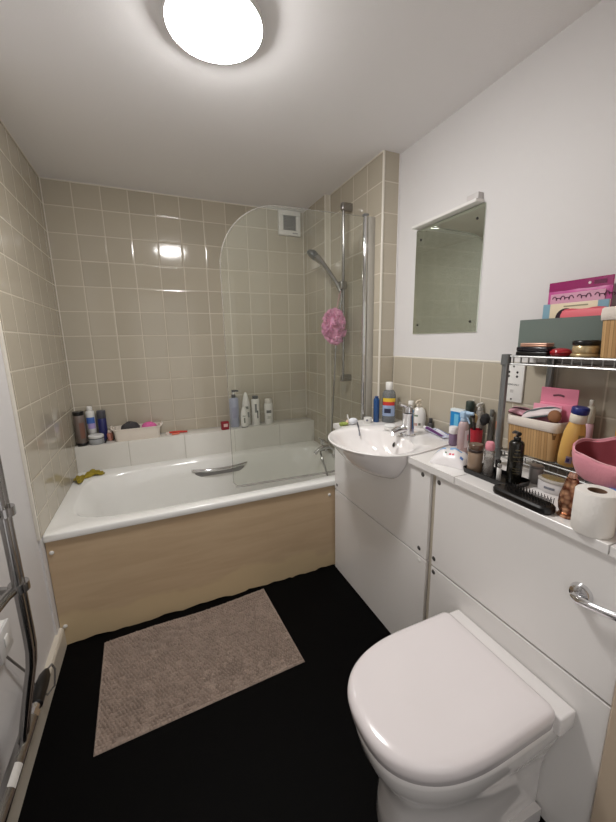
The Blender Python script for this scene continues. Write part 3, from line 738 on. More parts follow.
def patch(r, z0, z1, mid, half, sx=1, sy=1, rz=0, eps=0.0005, n=10):
    """a printed sticker wrapped on a round body: mid and half are angles in degrees"""
    a0, a1 = math.radians(mid-half), math.radians(mid+half)
    outer = MB().lathe([(r+eps,z0),(r+eps,z1)], seg=n, sx=sx, sy=sy, a0=a0, a1=a1, rz=rz, cap=False)
    return outer
def pump_head(z, r, length, ang, h=0.03):
    """stem and nozzle of a pump top, nozzle pointing along ang (degrees)"""
    a = math.radians(ang); dx, dy = math.cos(a), math.sin(a)
    return MB().tube([(0,0,z),(0,0,z+h)], r*0.35, 10).tube([(-dx*r*0.9,-dy*r*0.9,z+h+r*0.35),(dx*length*0.6,dy*length*0.6,z+h+r*0.35),(dx*length,dy*length,z+h-r*0.1)], [r*0.55,r*0.42,r*0.34], 10)

LZ = 0.724
WH = C((232,230,226)); 
made('shampoo_bottle', 'tall smoky brown bottle with black ends in the left ledge corner', 'bottle', 0.040, -0.112, LZ,
     [('base', cyl(0.0305,0,0.020), 'black_pl'), ('body', cyl(0.0295,0.0195,0.196), C((112,100,94),0.3)), ('cap', cyl(0.0305,0.1955,0.220), 'black_pl'), ('label', patch(0.0295,0.05,0.15,300,28), C((120,84,70)))])
made('spray_can', 'white spray can with blue print behind the lidded pot', 'spray can', 0.090, -0.034, LZ,
     [('base_band', cyl(0.0265,0,0.050), C((104,18,34))), ('body', shoulder(0.026,0.0495,0.190,0.017,0.205), WH), ('cap', shoulder(0.017,0.2045,0.228,0.009,0.236), WH),
      ('label', patch(0.026,0.125,0.165,275,60), C((72,110,186))), ('label_lower', patch(0.026,0.09,0.125,285,50,eps=0.0004), C((176,158,208)))])
made('shower_gel_bottle', 'navy blue bottle with grey cap beside the white spray can', 'bottle', 0.153, -0.034, LZ,
     [('body', cyl(0.026,0,0.150), C((36,40,96),0.3)), ('cap', shoulder(0.0265,0.1495,0.195,0.020,0.203), C((78,78,86),0.4))])
made('lidded_pot', 'squat grey pot with white lid at the front of the ledge', 'pot', 0.117, -0.104, LZ,
     [('pot', cyl(0.0435,0,0.038,0.004), C((158,160,162),0.3)), ('band', cyl(0.0443,0.036,0.041,0.001), C((84,88,92))), ('lid', shoulder(0.0445,0.0405,0.054,0.036,0.060), C((222,222,220)))])
tag(MB().tube([(0.166,-0.128,LZ+0.006),(0.176,-0.112,LZ+0.022),(0.181,-0.10,LZ+0.030)], [0.006,0.005,0.003], 10).build('hair_clip', 'black_pl'), 'small black hair clip lying by the squat lidded pot', 'hair clip')
made('travel_bottle', 'tiny pink bottle with pale cap between pot and white tub', 'bottle', 0.190, -0.055, LZ,
     [('body', shoulder(0.018,0,0.040,0.010,0.050), C((206,140,122))), ('cap', cyl(0.011,0.0495,0.068), C((238,214,204)))])
# white storage tub with its contents
t = thing('storage_tub', 'cream plastic tub holding pink and dark sponges on the ledge', 'tub', (0.360, -0.072, LZ))
def rrect(hx, hy, r, z, cx=0.0, cy=0.0, n=5):
    P = []
    for sx, sy, a in ((1,1,0),(-1,1,90),(-1,-1,180),(1,-1,270)):
        for k in range(n+1):
            th = math.radians(a + 90*k/n); P.append((cx + sx*(hx-r) + r*math.cos(th), cy + sy*(hy-r) + r*math.sin(th), z))
    return P
MB().loft([rrect(0.132,0.055,0.02,0.0), rrect(0.134,0.057,0.022,0.004), rrect(0.142,0.063,0.025,0.074), rrect(0.147,0.068,0.028,0.075), rrect(0.147,0.068,0.028,0.081), rrect(0.139,0.060,0.024,0.081), rrect(0.131,0.054,0.02,0.006), rrect(0.02,0.01,0.005,0.005)]).build('tub', C((232,222,210),0.35), t)
for s in (-1, 1): MB().tube([(s*0.146,-0.035,0.078),(s*0.154,-0.028,0.090),(s*0.156,0,0.094),(s*0.154,0.028,0.090),(s*0.146,0.035,0.078)], 0.005, 10).build('handle', C((232,222,210),0.35), t)
b = MB().ball((0.318,-0.072,LZ+0.066), 0.05, 26, 16, (1.15,0.75,1.0)); rng = random.Random(2)
b.v = [(x+rng.uniform(-.004,.004), y+rng.uniform(-.003,.003), z+rng.uniform(-.005,.005)) for x, y, z in b.v]
tag(b.build('scrub_sponge', C((66,64,66),0.9)), 'dark grey scrubbing sponge heaped in the cream tub', 'sponge')
b = MB().ball((0.432,-0.072,LZ+0.066), 0.04, 26, 16, (1.2,0.85,0.9)); 
b.v = [(x+rng.uniform(-.003,.003), y+rng.uniform(-.003,.003), z+rng.uniform(-.003,.003)) for x, y, z in b.v]
tag(b.build('pink_sponge', C((226,110,170),0.8)), 'bright pink sponge in the right half of the cream tub', 'sponge')
t = thing('razor', 'red and white disposable razor lying on the ledge', 'razor', (0.60, -0.075, LZ))
MB().tube([(0.075,-0.005,0.008),(0.03,0.004,0.010),(-0.02,0.0,0.012),(-0.045,0.004,0.012)], [0.006,0.008,0.0075,0.006], 10).build('handle', C((206,60,46)), t)
MB().box((-0.068,-0.018,0.0005),(-0.044,0.022,0.014),0.003).build('head', C((226,214,206)), t)
MB().tube([(0.02,-0.028,0.007),(-0.03,-0.035,0.007)], 0.006, 10).build('blade_cover', C((226,120,96)), t)
made('soap_box', 'small dark red box with white print on the bath ledge', 'box', 0.935, -0.115, LZ,
     [('carton', MB().box((-0.026,-0.017,0.0),(0.026,0.017,0.060),0.002), C((150,34,48))), ('print', MB().box((-0.014,-0.0176,0.022),(0.016,-0.0169,0.044)), C((228,200,196)))], rot=(0,0,0.15))
made('body_wash', 'lavender grey pump bottle with black pump head on the ledge', 'bottle', 1.020, -0.066, LZ,
     [('body', shoulder(0.034,0,0.205,0.014,0.222), C((156,160,184),0.3), {'sy':0.8}), ('collar', cyl(0.0155,0.2215,0.246), 'black_pl'), ('stem', cyl(0.006,0.2455,0.264), WH),
      ('pump_head', MB().tube([(-0.012,0,0.270),(0.02,0,0.272),(0.038,-0.004,0.268)],[0.010,0.008,0.0055],10), 'black_pl'), ('label', patch(0.034,0.07,0.15,265,32,sy=0.8), C((140,142,168)))])
made('shampoo_bottle', 'short white tapered bottle in front of a taller pointed one', 'bottle', 1.083, -0.112, LZ,
     [('body', [(0.0005,0.006),(0.024,0.006),(0.027,0.012),(0.0275,0.07),(0.024,0.115),(0.016,0.145),(0.010,0.155),(0.0005,0.157)], WH, {'sy':0.75}), ('base', cyl(0.026,0,0.006,0.001), C((60,62,62)), {'sy':0.75}),
      ('print', patch(0.0275,0.035,0.075,262,12,sy=0.75), C((120,124,110))), ('print', patch(0.0272,0.082,0.092,258,22,sy=0.75), C((168,170,162)))])
made('conditioner_bottle', 'tall white bottle with pointed top at the back of the ledge', 'bottle', 1.116, -0.040, LZ,
     [('body', [(0.0005,0),(0.029,0.0),(0.031,0.005),(0.031,0.13),(0.027,0.18),(0.016,0.225),(0.008,0.248),(0.0005,0.252)], WH, {'sy':0.8}),
      ('print', patch(0.0305,0.125,0.145,270,25,sy=0.8), C((120,124,116))), ('print', patch(0.031,0.06,0.10,290,16,sy=0.8), C((150,152,146)))])
made('shampoo_bottle', 'white bottle with flat dark grey cap on the ledge', 'bottle', 1.180, -0.080, LZ,
     [('body', shoulder(0.031,0,0.190,0.022,0.203), WH, {'sy':0.8}), ('cap', cyl(0.022,0.2025,0.226), C((70,72,74))),
      ('print', patch(0.031,0.10,0.165,262,14,sy=0.8), C((108,112,112))), ('print', patch(0.031,0.055,0.115,285,9,sy=0.8), C((66,70,72)))])
made('conditioner_bottle', 'white bottle with a dark oval label, nearest the screen post', 'bottle', 1.283, -0.075, LZ,
     [('body', shoulder(0.033,0,0.150,0.027,0.160), WH, {'sy':0.8}), ('cap', shoulder(0.0275,0.1595,0.185,0.022,0.193), C((228,222,214))),
      ('label', patch(0.033,0.085,0.107,262,34,sy=0.8), C((84,84,82))), ('print', patch(0.033,0.04,0.062,265,26,sy=0.8), C((196,196,190)))])

# around the washbasin
WZ = 0.896; DZ = 0.9045
made('mouthwash_bottle', 'grey mouthwash bottle with white cap and yellow, red and blue label', 'bottle', 1.677, -1.068, WZ,
     [('body', shoulder(0.037,0,0.150,0.017,0.182), 'clear_grey', {'sx':1.0,'sy':0.72,'rz':-0.7}), ('liquid', shoulder(0.034,0.004,0.125,0.02,0.14), C((150,160,172),0.2), {'sx':1.0,'sy':0.7,'rz':-0.7}),
      ('cap', cyl(0.0195,0.1815,0.225,0.003), WH),
      ('label_blue', patch(0.037,0.038,0.098,270,60,sy=0.72,rz=-0.7,eps=0.0008), C((150,168,200))), ('label_red', patch(0.037,0.098,0.118,270,55,sy=0.72,rz=-0.7,eps=0.0012), C((196,56,52))),
      ('label_yellow', patch(0.037,0.118,0.138,275,62,sy=0.72,rz=-0.7,eps=0.0008), C((222,188,62))), ('print', patch(0.037,0.055,0.080,262,28,sy=0.72,rz=-0.7,eps=0.0016), C((40,44,72)))])
made('toner_bottle', 'slim deep blue bottle left of the mouthwash', 'bottle', 1.618, -1.034, WZ,
     [('body', shoulder(0.0165,0,0.125,0.010,0.135), C((26,72,128),0.25)), ('cap', cyl(0.010,0.1345,0.147), C((24,58,110)))])
made('floss_pot', 'flat round white pot on the basin deck in front of mouthwash', 'pot', 1.563, -1.235, DZ,
     [('pot', cyl(0.028,0,0.014,0.003), WH), ('lid', shoulder(0.0285,0.0145,0.020,0.024,0.023), C((238,238,236)))])
made('face_wash_bottle', 'slim white bottle with dark print beside the soap dispenser', 'bottle', 1.736, -1.182, WZ,
     [('body', shoulder(0.0175,0,0.095,0.011,0.103), C((222,220,218))), ('cap', cyl(0.0145,0.1025,0.132), WH), ('print', patch(0.0175,0.075,0.094,215,50), 'print'), ('print', patch(0.0175,0.010,0.030,215,45), 'print')])
made('soap_dispenser', 'white oval hand soap pump bottle by the tap', 'soap dispenser', 1.722, -1.262, WZ,
     [('body', [(0.0005,0),(0.027,0),(0.032,0.005),(0.0345,0.04),(0.034,0.075),(0.029,0.098),(0.018,0.110),(0.013,0.114),(0.0005,0.115)], WH, {'sy':0.75,'rz':-0.6}),
      ('collar', cyl(0.013,0.1145,0.128), C((226,214,196))), ('pump_head', pump_head(0.1275,0.012,0.036,200,0.014), C((226,214,196))),
      ('print', patch(0.034,0.068,0.076,235,22,sy=0.75,rz=-0.6), C((108,128,104))), ('flower_print', patch(0.0342,0.020,0.034,240,14,sy=0.75,rz=-0.6), C((196,160,152))), ('leaf_print', patch(0.0342,0.022,0.034,272,10,sy=0.75,rz=-0.6), C((110,110,98)))])
made('nail_polish', 'tiny dark grey bottle right of the hand soap', 'bottle', 1.752, -1.315, WZ, [('body', cyl(0.013,0,0.038), C((78,76,76))), ('cap', cyl(0.009,0.0375,0.062), C((58,56,56)))])
# toothpaste tube: round shoulder at one end flattening to a crimp
def toothpaste(name, label, p0, p1, r, rgb, stripe, cap):
    t = thing(name, label, 'toothpaste', p0)
    d = Vector(p1)-Vector(p0); Ld = d.length; yw = math.atan2(d.y, d.x); pt = math.asin(d.z/Ld)
    def sec(x, w, h): return [(x, w*math.cos(2*PI*k/20), h*math.sin(2*PI*k/20)) for k in range(20)]
    rot = Matrix.Rotation(yw,4,'Z') @ Matrix.Rotation(-pt,4,'Y')
    MB().loft([sec(0,r,r), sec(Ld*0.25,r*1.08,r*0.9), sec(Ld*0.6,r*1.25,r*0.55), sec(Ld*0.9,r*1.4,0.0025), sec(Ld,r*1.4,0.001)]).xf(rot).build('tube', C(rgb), t)
    MB().lathe(cyl(r*0.7,-0.022,0.0)).xf(rot @ Matrix.Rotation(PI/2,4,'Y')).build('cap', C(cap), t)
    st = MB(); top = []
    for x, w, h in ((Ld*0.02,r,r),(Ld*0.25,r*1.08,r*0.9),(Ld*0.6,r*1.25,r*0.55),(Ld*0.9,r*1.4,0.0025)):
        top.append([(x, w*1.03*math.cos(math.radians(a)), h*1.04*math.sin(math.radians(a))) for a in (100,118,136,154,172)])
    st.loft(top, False, False, False).xf(rot).build('stripe', C(stripe), t)
toothpaste('toothpaste_tube', 'purple and white toothpaste tube lying along the basin edge', (1.702,-1.345,0.9185), (1.684,-1.492,0.9095), 0.0115, (206,208,226), (92,44,104), (228,226,226))
toothpaste('toothpaste_tube', 'blue toothpaste tube lying against the wall tiles', (1.742,-1.372,0.9085), (1.738,-1.458,0.901), 0.0105, (112,124,178), (228,228,236), (190,196,214))
made('cream_jar', 'small purple jar with white lid left of the blue carton', 'jar', 1.655, -1.557, WZ, [('body', cyl(0.0175,0,0.052), C((128,106,132),0.25)), ('lid', cyl(0.0185,0.0525,0.084,0.003), C((236,232,232)))])
made('medicine_carton', 'bright blue carton standing against the tiles', 'box', 1.753, -1.486, WZ,
     [('carton', MB().box((-0.012,-0.033,0),(0.012,0.033,0.138),0.001), C((28,132,196))), ('top_band', MB().box((-0.0127,-0.0335,0.126),(0.0127,0.0335,0.1386)), C((226,236,240))), ('print', MB().box((-0.0125,-0.010,0.060),(-0.0121,0.012,0.115)), C((110,190,226)))], rot=(0,0,0.12))
made('spray_bottle', 'clear pink spray bottle with pale blue trigger head', 'spray bottle', 1.603, -1.655, WZ,
     [('body', shoulder(0.0255,0,0.105,0.012,0.132), 'clear_pink', {'sy':0.8,'rz':0.6}), ('liquid', shoulder(0.0235,0.003,0.045,0.018,0.05), C((222,164,156),0.3), {'sy':0.8,'rz':0.6}),
      ('label', patch(0.0255,0.03,0.10,250,42,sy=0.8,rz=0.6,eps=0.0008), C((236,220,224))), ('print', patch(0.0255,0.058,0.082,250,14,sy=0.8,rz=0.6,eps=0.0013), C((220,130,150))),
      ('collar', cyl(0.013,0.1315,0.146), C((178,198,218))), ('trigger_head', MB().box((-0.014,-0.012,0.1455),(0.020,0.012,0.172),0.005,3).tube([(0.0,-0.01,0.165),(0.01,-0.036,0.167)],[0.008,0.006],10).tube([(-0.004,-0.018,0.152),(-0.002,-0.030,0.128)],[0.004,0.003],8), C((168,196,222)))])
made('hair_oil_bottle', 'dark green bottle with a wide dark cap behind the spray bottle', 'bottle', 1.747, -1.552, WZ, [('body', shoulder(0.0165,0,0.130,0.013,0.142), C((92,100,90),0.25)), ('cap', cyl(0.0175,0.1415,0.185,0.003), C((46,58,52),0.4))])
t = made('brush_cup', 'dark red cup holding makeup brushes', 'cup', 1.703, -1.633, WZ, [('cup', [(0.0005,0),(0.020,0),(0.021,0.002),(0.0245,0.083),(0.0225,0.083),(0.0195,0.004),(0.0005,0.004)], C((176,26,44)))])
def brush(label, base, d, hl, hr, head, handle, bl_=0.035):
    t = thing('makeup_brush', label, 'brush', base, 'makeup brushes in the red cup')
    D = Vector(d).normalized(); P = lambda s: tuple(D*s)
    MB().tube([P(0),P(hl*0.5),P(hl)], [0.003,0.0045,0.004], 10).build('handle', handle, t)
    MB().tube([P(hl-0.001),P(hl+0.015)], [0.0048,0.0058], 12).build('ferrule', C((120,112,104),0.3,metal=0.8), t)
    MB().tube([P(hl+0.0145),P(hl+0.015+bl_*0.35),P(hl+0.015+bl_*0.75),P(hl+0.015+bl_)], [0.006,hr,hr*0.92,hr*0.3], 14).build('bristles', head, t)
brush('tan bristled makeup brush standing upright in the red cup', (1.700,-1.628,WZ+0.006), (-0.02,0.02,1), 0.090, 0.010, C((192,162,112),0.8), C((60,48,42)))
brush('large black makeup brush leaning right out of the red cup', (1.705,-1.630,WZ+0.006), (0.10,-0.22,1), 0.085, 0.0185, C((34,32,34),0.85), C((30,28,30)), 0.05)
brush('flat dark eye brush with tilted head in the red cup', (1.697,-1.640,WZ+0.006), (-0.10,0.10,1), 0.112, 0.008, C((44,36,34),0.85), C((48,40,36)), 0.018)
made('lotion_pump_bottle', 'clear pump bottle with pale top at the tiles behind the brushes', 'bottle', 1.752, -1.602, WZ, [('body', shoulder(0.0165,0,0.140,0.010,0.152), 'clear'), ('collar', cyl(0.011,0.1515,0.164), C((206,204,200))), ('pump_head', pump_head(0.1635,0.012,0.028,190,0.012), C((206,204,200)))])
made('serum_bottle', 'thin grey bottle against the tiles right of the brushes', 'bottle', 1.756, -1.655, WZ, [('body', cyl(0.0105,0,0.135), C((130,130,124),0.3)), ('cap', cyl(0.008,0.1345,0.165), C((108,108,104)))])
made('concealer_tube', 'small peach coloured tube next to the thin grey bottle', 'bottle', 1.757, -1.690, WZ, [('body', cyl(0.0105,0,0.090), C((150,140,130))), ('cap', cyl(0.011,0.0895,0.122), C((206,134,104)))])
# soft pack of wipes
def wipes():
    t = thing('wipes_pack', 'white and blue soft pack of wipes in front of the spray bottle', 'wipes', (1.487,-1.715,WZ), None, (0,0,-1.166))
    def mb_(sc=1.0, dz=0.0, u0=-1, u1=1, v0=-1, v1=1, nx=36, ny=28):
        m = MB(); vs = []
        for j in range(ny+1):
            for i in range(nx+1):
                u = u0+(u1-u0)*i/nx; v = v0+(v1-v0)*j/ny
                h = 0.052*(max(0,1-abs(u)**2.6))**0.6*(max(0,1-abs(v)**2.2))**0.7
                h += 0.0022*math.sin(u*9+v*4)*(1-u*u)*(1-v*v) + 0.0015*math.sin(v*13-u*5)*(1-abs(v))*(1-abs(u))
                vs.append((u*0.066*(1-0.06*v*v), v*0.056*(1-0.10*(1-u*u)*0.3), max(h,0.0006)+dz))
        return m.add(vs, [(j*(nx+1)+i, j*(nx+1)+i+1, (j+1)*(nx+1)+i+1, (j+1)*(nx+1)+i) for j in range(ny) for i in range(nx)])
    m = mb_(); n = len(m.v)
    m.add([(x,y,0.0003) for x, y, z in m.v], [tuple(reversed(f)) for f in m.f])
    m.build('pack', C((234,230,230),0.3), t, ang=70)
    for u0,u1,v0,v1 in ((-0.95,-0.5,0.15,0.5),(-0.8,-0.3,-0.25,0.05),(-0.35,0.35,0.05,0.62),(-0.1,0.55,-0.12,0.1),(0.5,0.9,0.3,0.6),(-0.7,-0.25,0.62,0.85),(-0.92,-0.72,-0.35,-0.15)):
        mb_(dz=0.0008,u0=u0,u1=u1,v0=v0,v1=v1,nx=10,ny=8).build('blue_print', C((134,176,220),0.35), t, ang=80)
    for u0,u1,v0,v1 in ((0.02,0.14,-0.62,-0.50),(0.18,0.30,-0.62,-0.50),(-0.22,-0.12,-0.58,-0.50)):
        mb_(dz=0.0008,u0=u0,u1=u1,v0=v0,v1=v1,nx=4,ny=3).build('red_print' if u0 > 0 else 'green_print', C((206,70,92) if u0 > 0 else (70,110,80),0.35), t, ang=80)
    mb_(dz=0.0008,u0=0.62,u1=0.78,v0=-0.6,v1=-0.42,nx=4,ny=3).build('blue_print', C((90,128,190),0.35), t, ang=80)
wipes()
# black tray and what stands on it
t = thing('vanity_tray', 'shallow black plastic tray holding small bottles', 'tray', (1.494,-1.893,WZ))
MB().loft([rrect(0.044,0.090,0.012,0.0), rrect(0.046,0.092,0.013,0.003), rrect(0.048,0.094,0.014,0.018), rrect(0.0465,0.0925,0.013,0.0185), rrect(0.0445,0.0905,0.012,0.0055), rrect(0.02,0.05,0.005,0.005)]).build('tray', 'black_pl', t)
TZ = WZ + 0.0055
made('candle_jar', 'smoky brown glass jar with dark band at the near end of the tray', 'jar', 1.474, -1.829, TZ,
     [('jar', cyl(0.0240,0,0.072,0.003), C((146,124,104),0.25)), ('band', cyl(0.0243,0.0715,0.080,0.001), C((60,46,40),0.3)), ('lid', cyl(0.0238,0.0795,0.098,0.002), C((98,76,62),0.25))])
made('micellar_bottle', 'clear bottle with round pink cap on the black tray', 'bottle', 1.480, -1.878, TZ,
     [('body', shoulder(0.0165,0,0.080,0.010,0.090), 'clear'), ('liquid', cyl(0.0145,0.002,0.060), C((150,138,130),0.15)), ('cap', [(0.0005,0.0895),(0.0125,0.090),(0.0145,0.094),(0.0145,0.108),(0.011,0.117),(0.0005,0.119)], C((232,150,164)))])
made('mascara_tube', 'small black cosmetic tube between clear and black bottles', 'cosmetic', 1.496, -1.900, TZ, [('body', cyl(0.0088,0,0.035), 'black_pl'), ('cap', cyl(0.0088,0.0355,0.060), C((34,32,32),0.25))])
made('lip_balm', 'slim white lip balm stick standing on the black tray', 'cosmetic', 1.478, -1.919, TZ, [('tube', cyl(0.0068,0,0.042,0.001), C((228,226,222))), ('cap', cyl(0.0070,0.0425,0.056,0.002), 'clear')])
made('pump_bottle', 'tall black pump bottle with gold print on the tray', 'bottle', 1.508, -1.948, TZ,
     [('body', shoulder(0.0215,0,0.122,0.010,0.136), C((28,26,20),0.25)), ('collar', cyl(0.0105,0.1355,0.147), 'black_pl'), ('pump_head', pump_head(0.1465,0.012,0.030,60,0.008), 'black_pl')] +
     [('print', patch(0.0215,z,z+h,228,w), C((84,76,52),0.4)) for z, h, w in ((0.108,0.004,18),(0.098,0.002,24),(0.086,0.004,30),(0.074,0.002,26),(0.05,0.002,28),(0.042,0.002,28),(0.034,0.002,22))])
made('cotton_pot', 'little grey pot tucked behind the black pump bottle', 'pot', 1.578, -1.972, WZ, [('pot', cyl(0.019,0,0.050,0.003), C((150,146,144),0.3)), ('lid', cyl(0.0195,0.0495,0.058,0.002), C((120,116,114),0.3))])
# hair brush, bristles up
t = thing('hair_brush', 'black paddle hair brush lying bristles up at the worktop edge', 'hair brush', (1.414,-2.045,WZ), None, (0,0,-PI/2-0.03))
MB().loft([rrect(0.084,0.024,0.020,0.001), rrect(0.086,0.026,0.022,0.006), rrect(0.086,0.026,0.022,0.016), rrect(0.082,0.022,0.018,0.021), rrect(0.03,0.008,0.005,0.0225)]).build('paddle', 'black_pl', t)
MB().tube([(-0.083,0,0.011),(-0.074,0,0.011)], [0.010,0.013], 10).build('handle_stub', 'black_matt', t)
br = MB()
for i in range(15):
    for j in range(4):
        x = -0.045 + i*0.0085; y = -0.014 + j*0.0095
        br.tube([(x,y,0.019),(x+0.001,y+0.0015,0.040)], [0.0012,0.0009], 5)
br.build('bristles', 'black_pl', t)
# white oval tin with gold lid
t = thing('cotton_tin', 'white oval tub with gold lid behind the hair brush', 'tin', (1.556,-2.040,WZ), None, (0,0,-PI/2+0.1))
MB().lathe(cyl(0.042,0,0.032,0.004), sy=0.62, seg=32).build('tub', C((216,212,212),0.3), t)
MB().lathe(cyl(0.0428,0.0325,0.041,0.002), sy=0.63, seg=32).build('rim', C((190,184,176),0.3), t)
MB().lathe([(0.0005,0.0415),(0.034,0.0415),(0.033,0.044),(0.0005,0.045)], sy=0.6, seg=32).build('lid', C((166,150,110),0.3,metal=0.6), t)
MB().add([(0.042*1.012*math.cos(a), 0.042*0.62*1.014*math.sin(a), z) for z in (0.013,0.020) for a in [math.radians(252+5*k) for k in range(9)]], [(k,k+1,k+10,k+9) for k in range(8)]).build('print', C((120,122,132)), t)
made('glass_dish', 'small clear dish behind the rose gold ornament', 'dish', 1.575, -2.103, WZ, [('dish', [(0.0005,0),(0.014,0),(0.016,0.002),(0.0225,0.030),(0.021,0.030),(0.0145,0.003),(0.0005,0.003)], C((206,204,202),0.15))])
made('ornament_bottle', 'mottled rose gold ornamental bottle next to the toilet roll', 'ornament', 1.442, -2.149, WZ,
     [('base', [(0.0005,0),(0.022,0),(0.0235,0.003),(0.021,0.008),(0.0005,0.008)], 'copper'), ('body', [(0.0005,0.0075),(0.017,0.0075),(0.0225,0.020),(0.0245,0.038),(0.0235,0.054),(0.0205,0.068),(0.0175,0.080),(0.0155,0.092),(0.0125,0.102),(0.0005,0.105)], 'copper'),
      ('stopper', [(0.0005,0.1035),(0.009,0.104),(0.011,0.109),(0.008,0.116),(0.0005,0.118)], C((206,160,140),0.2,metal=0.6))])
made('toilet_roll', 'white toilet roll standing on the worktop near the door frame', 'toilet roll', 1.418, -2.216, WZ,
     [('paper', [(0.0185,0.0),(0.039,0.0),(0.0412,0.003),(0.0415,0.05),(0.0412,0.099),(0.039,0.102),(0.0185,0.102),(0.0185,0.0)], mat('tissue_paper', (238,234,228), 0.9, bump=0.35, bscale=90), {'seg':44}), ('core', [(0.0183,0.0005),(0.0183,0.1015),(0.0170,0.1015),(0.0170,0.0005),(0.0183,0.0005)], C((120,92,72),0.8))])
made('roll_on', 'blue domed roll on bottle half hidden behind the toilet roll', 'bottle', 1.555, -2.190, WZ, [('body', cyl(0.023,0,0.035), C((196,200,208))), ('cap', [(0.0005,0.0345),(0.0235,0.0345),(0.0245,0.045),(0.021,0.060),(0.012,0.068),(0.0005,0.070)], C((110,142,204)))])
# far end of the basin
t = thing('sprig', 'little green and white sprig at the far end of the basin', 'sprig', (1.408,-1.030,WZ))
g = MB(); rng = random.Random(9)
for k in range(9): g.ball((rng.uniform(-0.02,0.02), rng.uniform(-0.012,0.012), 0.006+rng.uniform(0,0.012)), 0.008, 10, 8, (1.4,1,0.8))
g.build('leaves', C((150,164,84),0.7), t)
MB().ball((0.024,0,0.013), 0.010, 12, 8).ball((0.030,0.008,0.022), 0.007, 12, 8).build('petals', C((220,190,168),0.7), t)
t = thing('nail_brush', 'white nail brush with upright handle beyond the basin', 'brush', (1.470,-1.030,WZ))
MB().ball((0,0,0.019), 0.022, 20, 12, (1.25,0.9,0.85)).build('head', C((226,228,234)), t)
MB().tube([(-0.022,0.004,0.022),(-0.030,0.006,0.045),(-0.032,0.006,0.058)], [0.004,0.004,0.003], 8).build('handle', WH, t)
t = made('rinse_cup', 'small white cup beyond the basin by the screen post', 'cup', 1.565, -1.030, WZ, [('cup', [(0.0005,0),(0.019,0),(0.021,0.002),(0.0225,0.030),(0.0205,0.030),(0.0190,0.004),(0.0005,0.004)], WH), ('knob', MB().ball((-0.014,-0.016,0.018),0.006,10,8), C((104,104,116)))])
t = thing('toothbrush', 'dark slim toothbrush hanging into the basin over its far rim', 'toothbrush', (1.45,-1.115,0.9055))
MB().tube([(0.030,0.055,0.006),(0.010,0.018,0.0045),(-0.006,-0.016,-0.003),(-0.018,-0.044,-0.020)], [0.0045,0.0045,0.004,0.003], 8).build('handle', C((84,84,92)), t)
MB().tube([(-0.018,-0.044,-0.020),(-0.024,-0.056,-0.030)], [0.0045,0.004], 8).build('head', C((120,122,132)), t)

# ------------------------------------------------------------------ wire rack
rk = thing('wire_rack', 'grey two-tier wire rack standing on the white worktop', 'rack', (1.69,-2.05,WZ))
posts = [(1.62,-1.80),(1.752,-1.872),(1.62,-2.300),(1.752,-2.300)]
for x, y in posts:
    MB().lathe(cyl(0.0115,WZ+0.001,1.291,0.002), (x,y,0), 18).build('post', 'post', rk, world=True)
    for z in (0.943, 1.275): MB().lathe([(0.0115,z-0.018),(0.0165,z-0.018),(0.0150,z+0.018),(0.0115,z+0.018)], (x,y,0), 18, cap=False).build('sleeve', C((118,120,120),0.4,metal=0.5), rk, world=True)
for zt_, zb_ in ((0.955,0.929),(1.2895,1.261)):
    w = MB(); fr_ = [posts[0], posts[2], posts[3], posts[1]]
    for z in (zt_-0.003, zb_):
        for i in range(4):
            a, c_ = fr_[i], fr_[(i+1)%4]; w.tube([(a[0],a[1],z),(c_[0],c_[1],z)], 0.003, 6)
    for i in (0, 3):
        a, c_ = fr_[i], fr_[(i+1)%4]; L_ = math.hypot(c_[0]-a[0], c_[1]-a[1]); n_ = max(3,int(L_/0.025))
        for k in range(1, n_):
            u = k/n_; x, y = a[0]+(c_[0]-a[0])*u, a[1]+(c_[1]-a[1])*u; w.tube([(x,y,zb_),(x,y,zt_-0.003)], 0.0018, 5)
    w.build('tier_frame', 'wire', rk, world=True)
    w = MB(); y = -1.815
    while y > -2.295:
        xb = 1.752 if y < -1.872 else 1.62 + (1.752-1.62)*(-1.80-y)/0.072
        w.tube([(1.62,y,zt_-0.0015),(xb,y,zt_-0.0015)], 0.0015, 5); y -= 0.0125
    for x in (1.655, 1.69, 1.725):
        y0_ = -1.80-0.072*(x-1.62)/0.132; w.tube([(x,y0_,zt_-0.005),(x,-2.300,zt_-0.005)], 0.0022, 6)
    w.build('tier_mesh', 'wire', rk, world=True)

# bamboo baskets with white cloth liners
def basket(label, cx, cy, z, hx, hy, h, lh, r=0.022):
    t = thing('bamboo_basket', label, 'basket', (cx,cy,z), 'lined bamboo baskets on the wire rack')
    MB().loft([rrect(hx*0.94,hy*0.95,r,0.0), rrect(hx,hy,r,h-lh*0.5), rrect(hx-0.004,hy-0.004,r-0.004,h-lh*0.5), rrect(hx*0.94-0.004,hy*0.95-0.004,r-0.004,0.004), rrect(0.01,0.01,0.004,0.004)]).build('bamboo_wall', 'bamboo', t)
    def lr(d, z_, wv=0.0): 
        return [(x,y,zz + wv*math.sin(40*(x+y*1.3))) for x, y, zz in rrect(hx+d,hy+d,r+d*0.5,z_,n=8)]
    MB().loft([lr(0.0015,h-lh,0.002), lr(0.0035,h-lh+0.003,0.002), lr(0.0045,h-lh*0.5), lr(0.0035,h-0.003), lr(0.0,h), lr(-0.005,h-0.002), lr(-0.0065,h-lh), lr(-0.0065,0.012), lr(-hx*0.7,0.010)], cap0=False).build('cloth_liner', mat('white_liner_cloth', (226,216,206), 0.9, bump=0.4, bscale=300), t, ang=70)
    return t
basket('bamboo basket with white liner on the lower tier, full of pouches', 1.680, -1.897, 0.9555, 0.047, 0.086, 0.128, 0.034)
basket('bamboo basket with white liner on the top tier, cut by the frame', 1.684, -2.150, 1.2905, 0.054, 0.090, 0.135, 0.036)
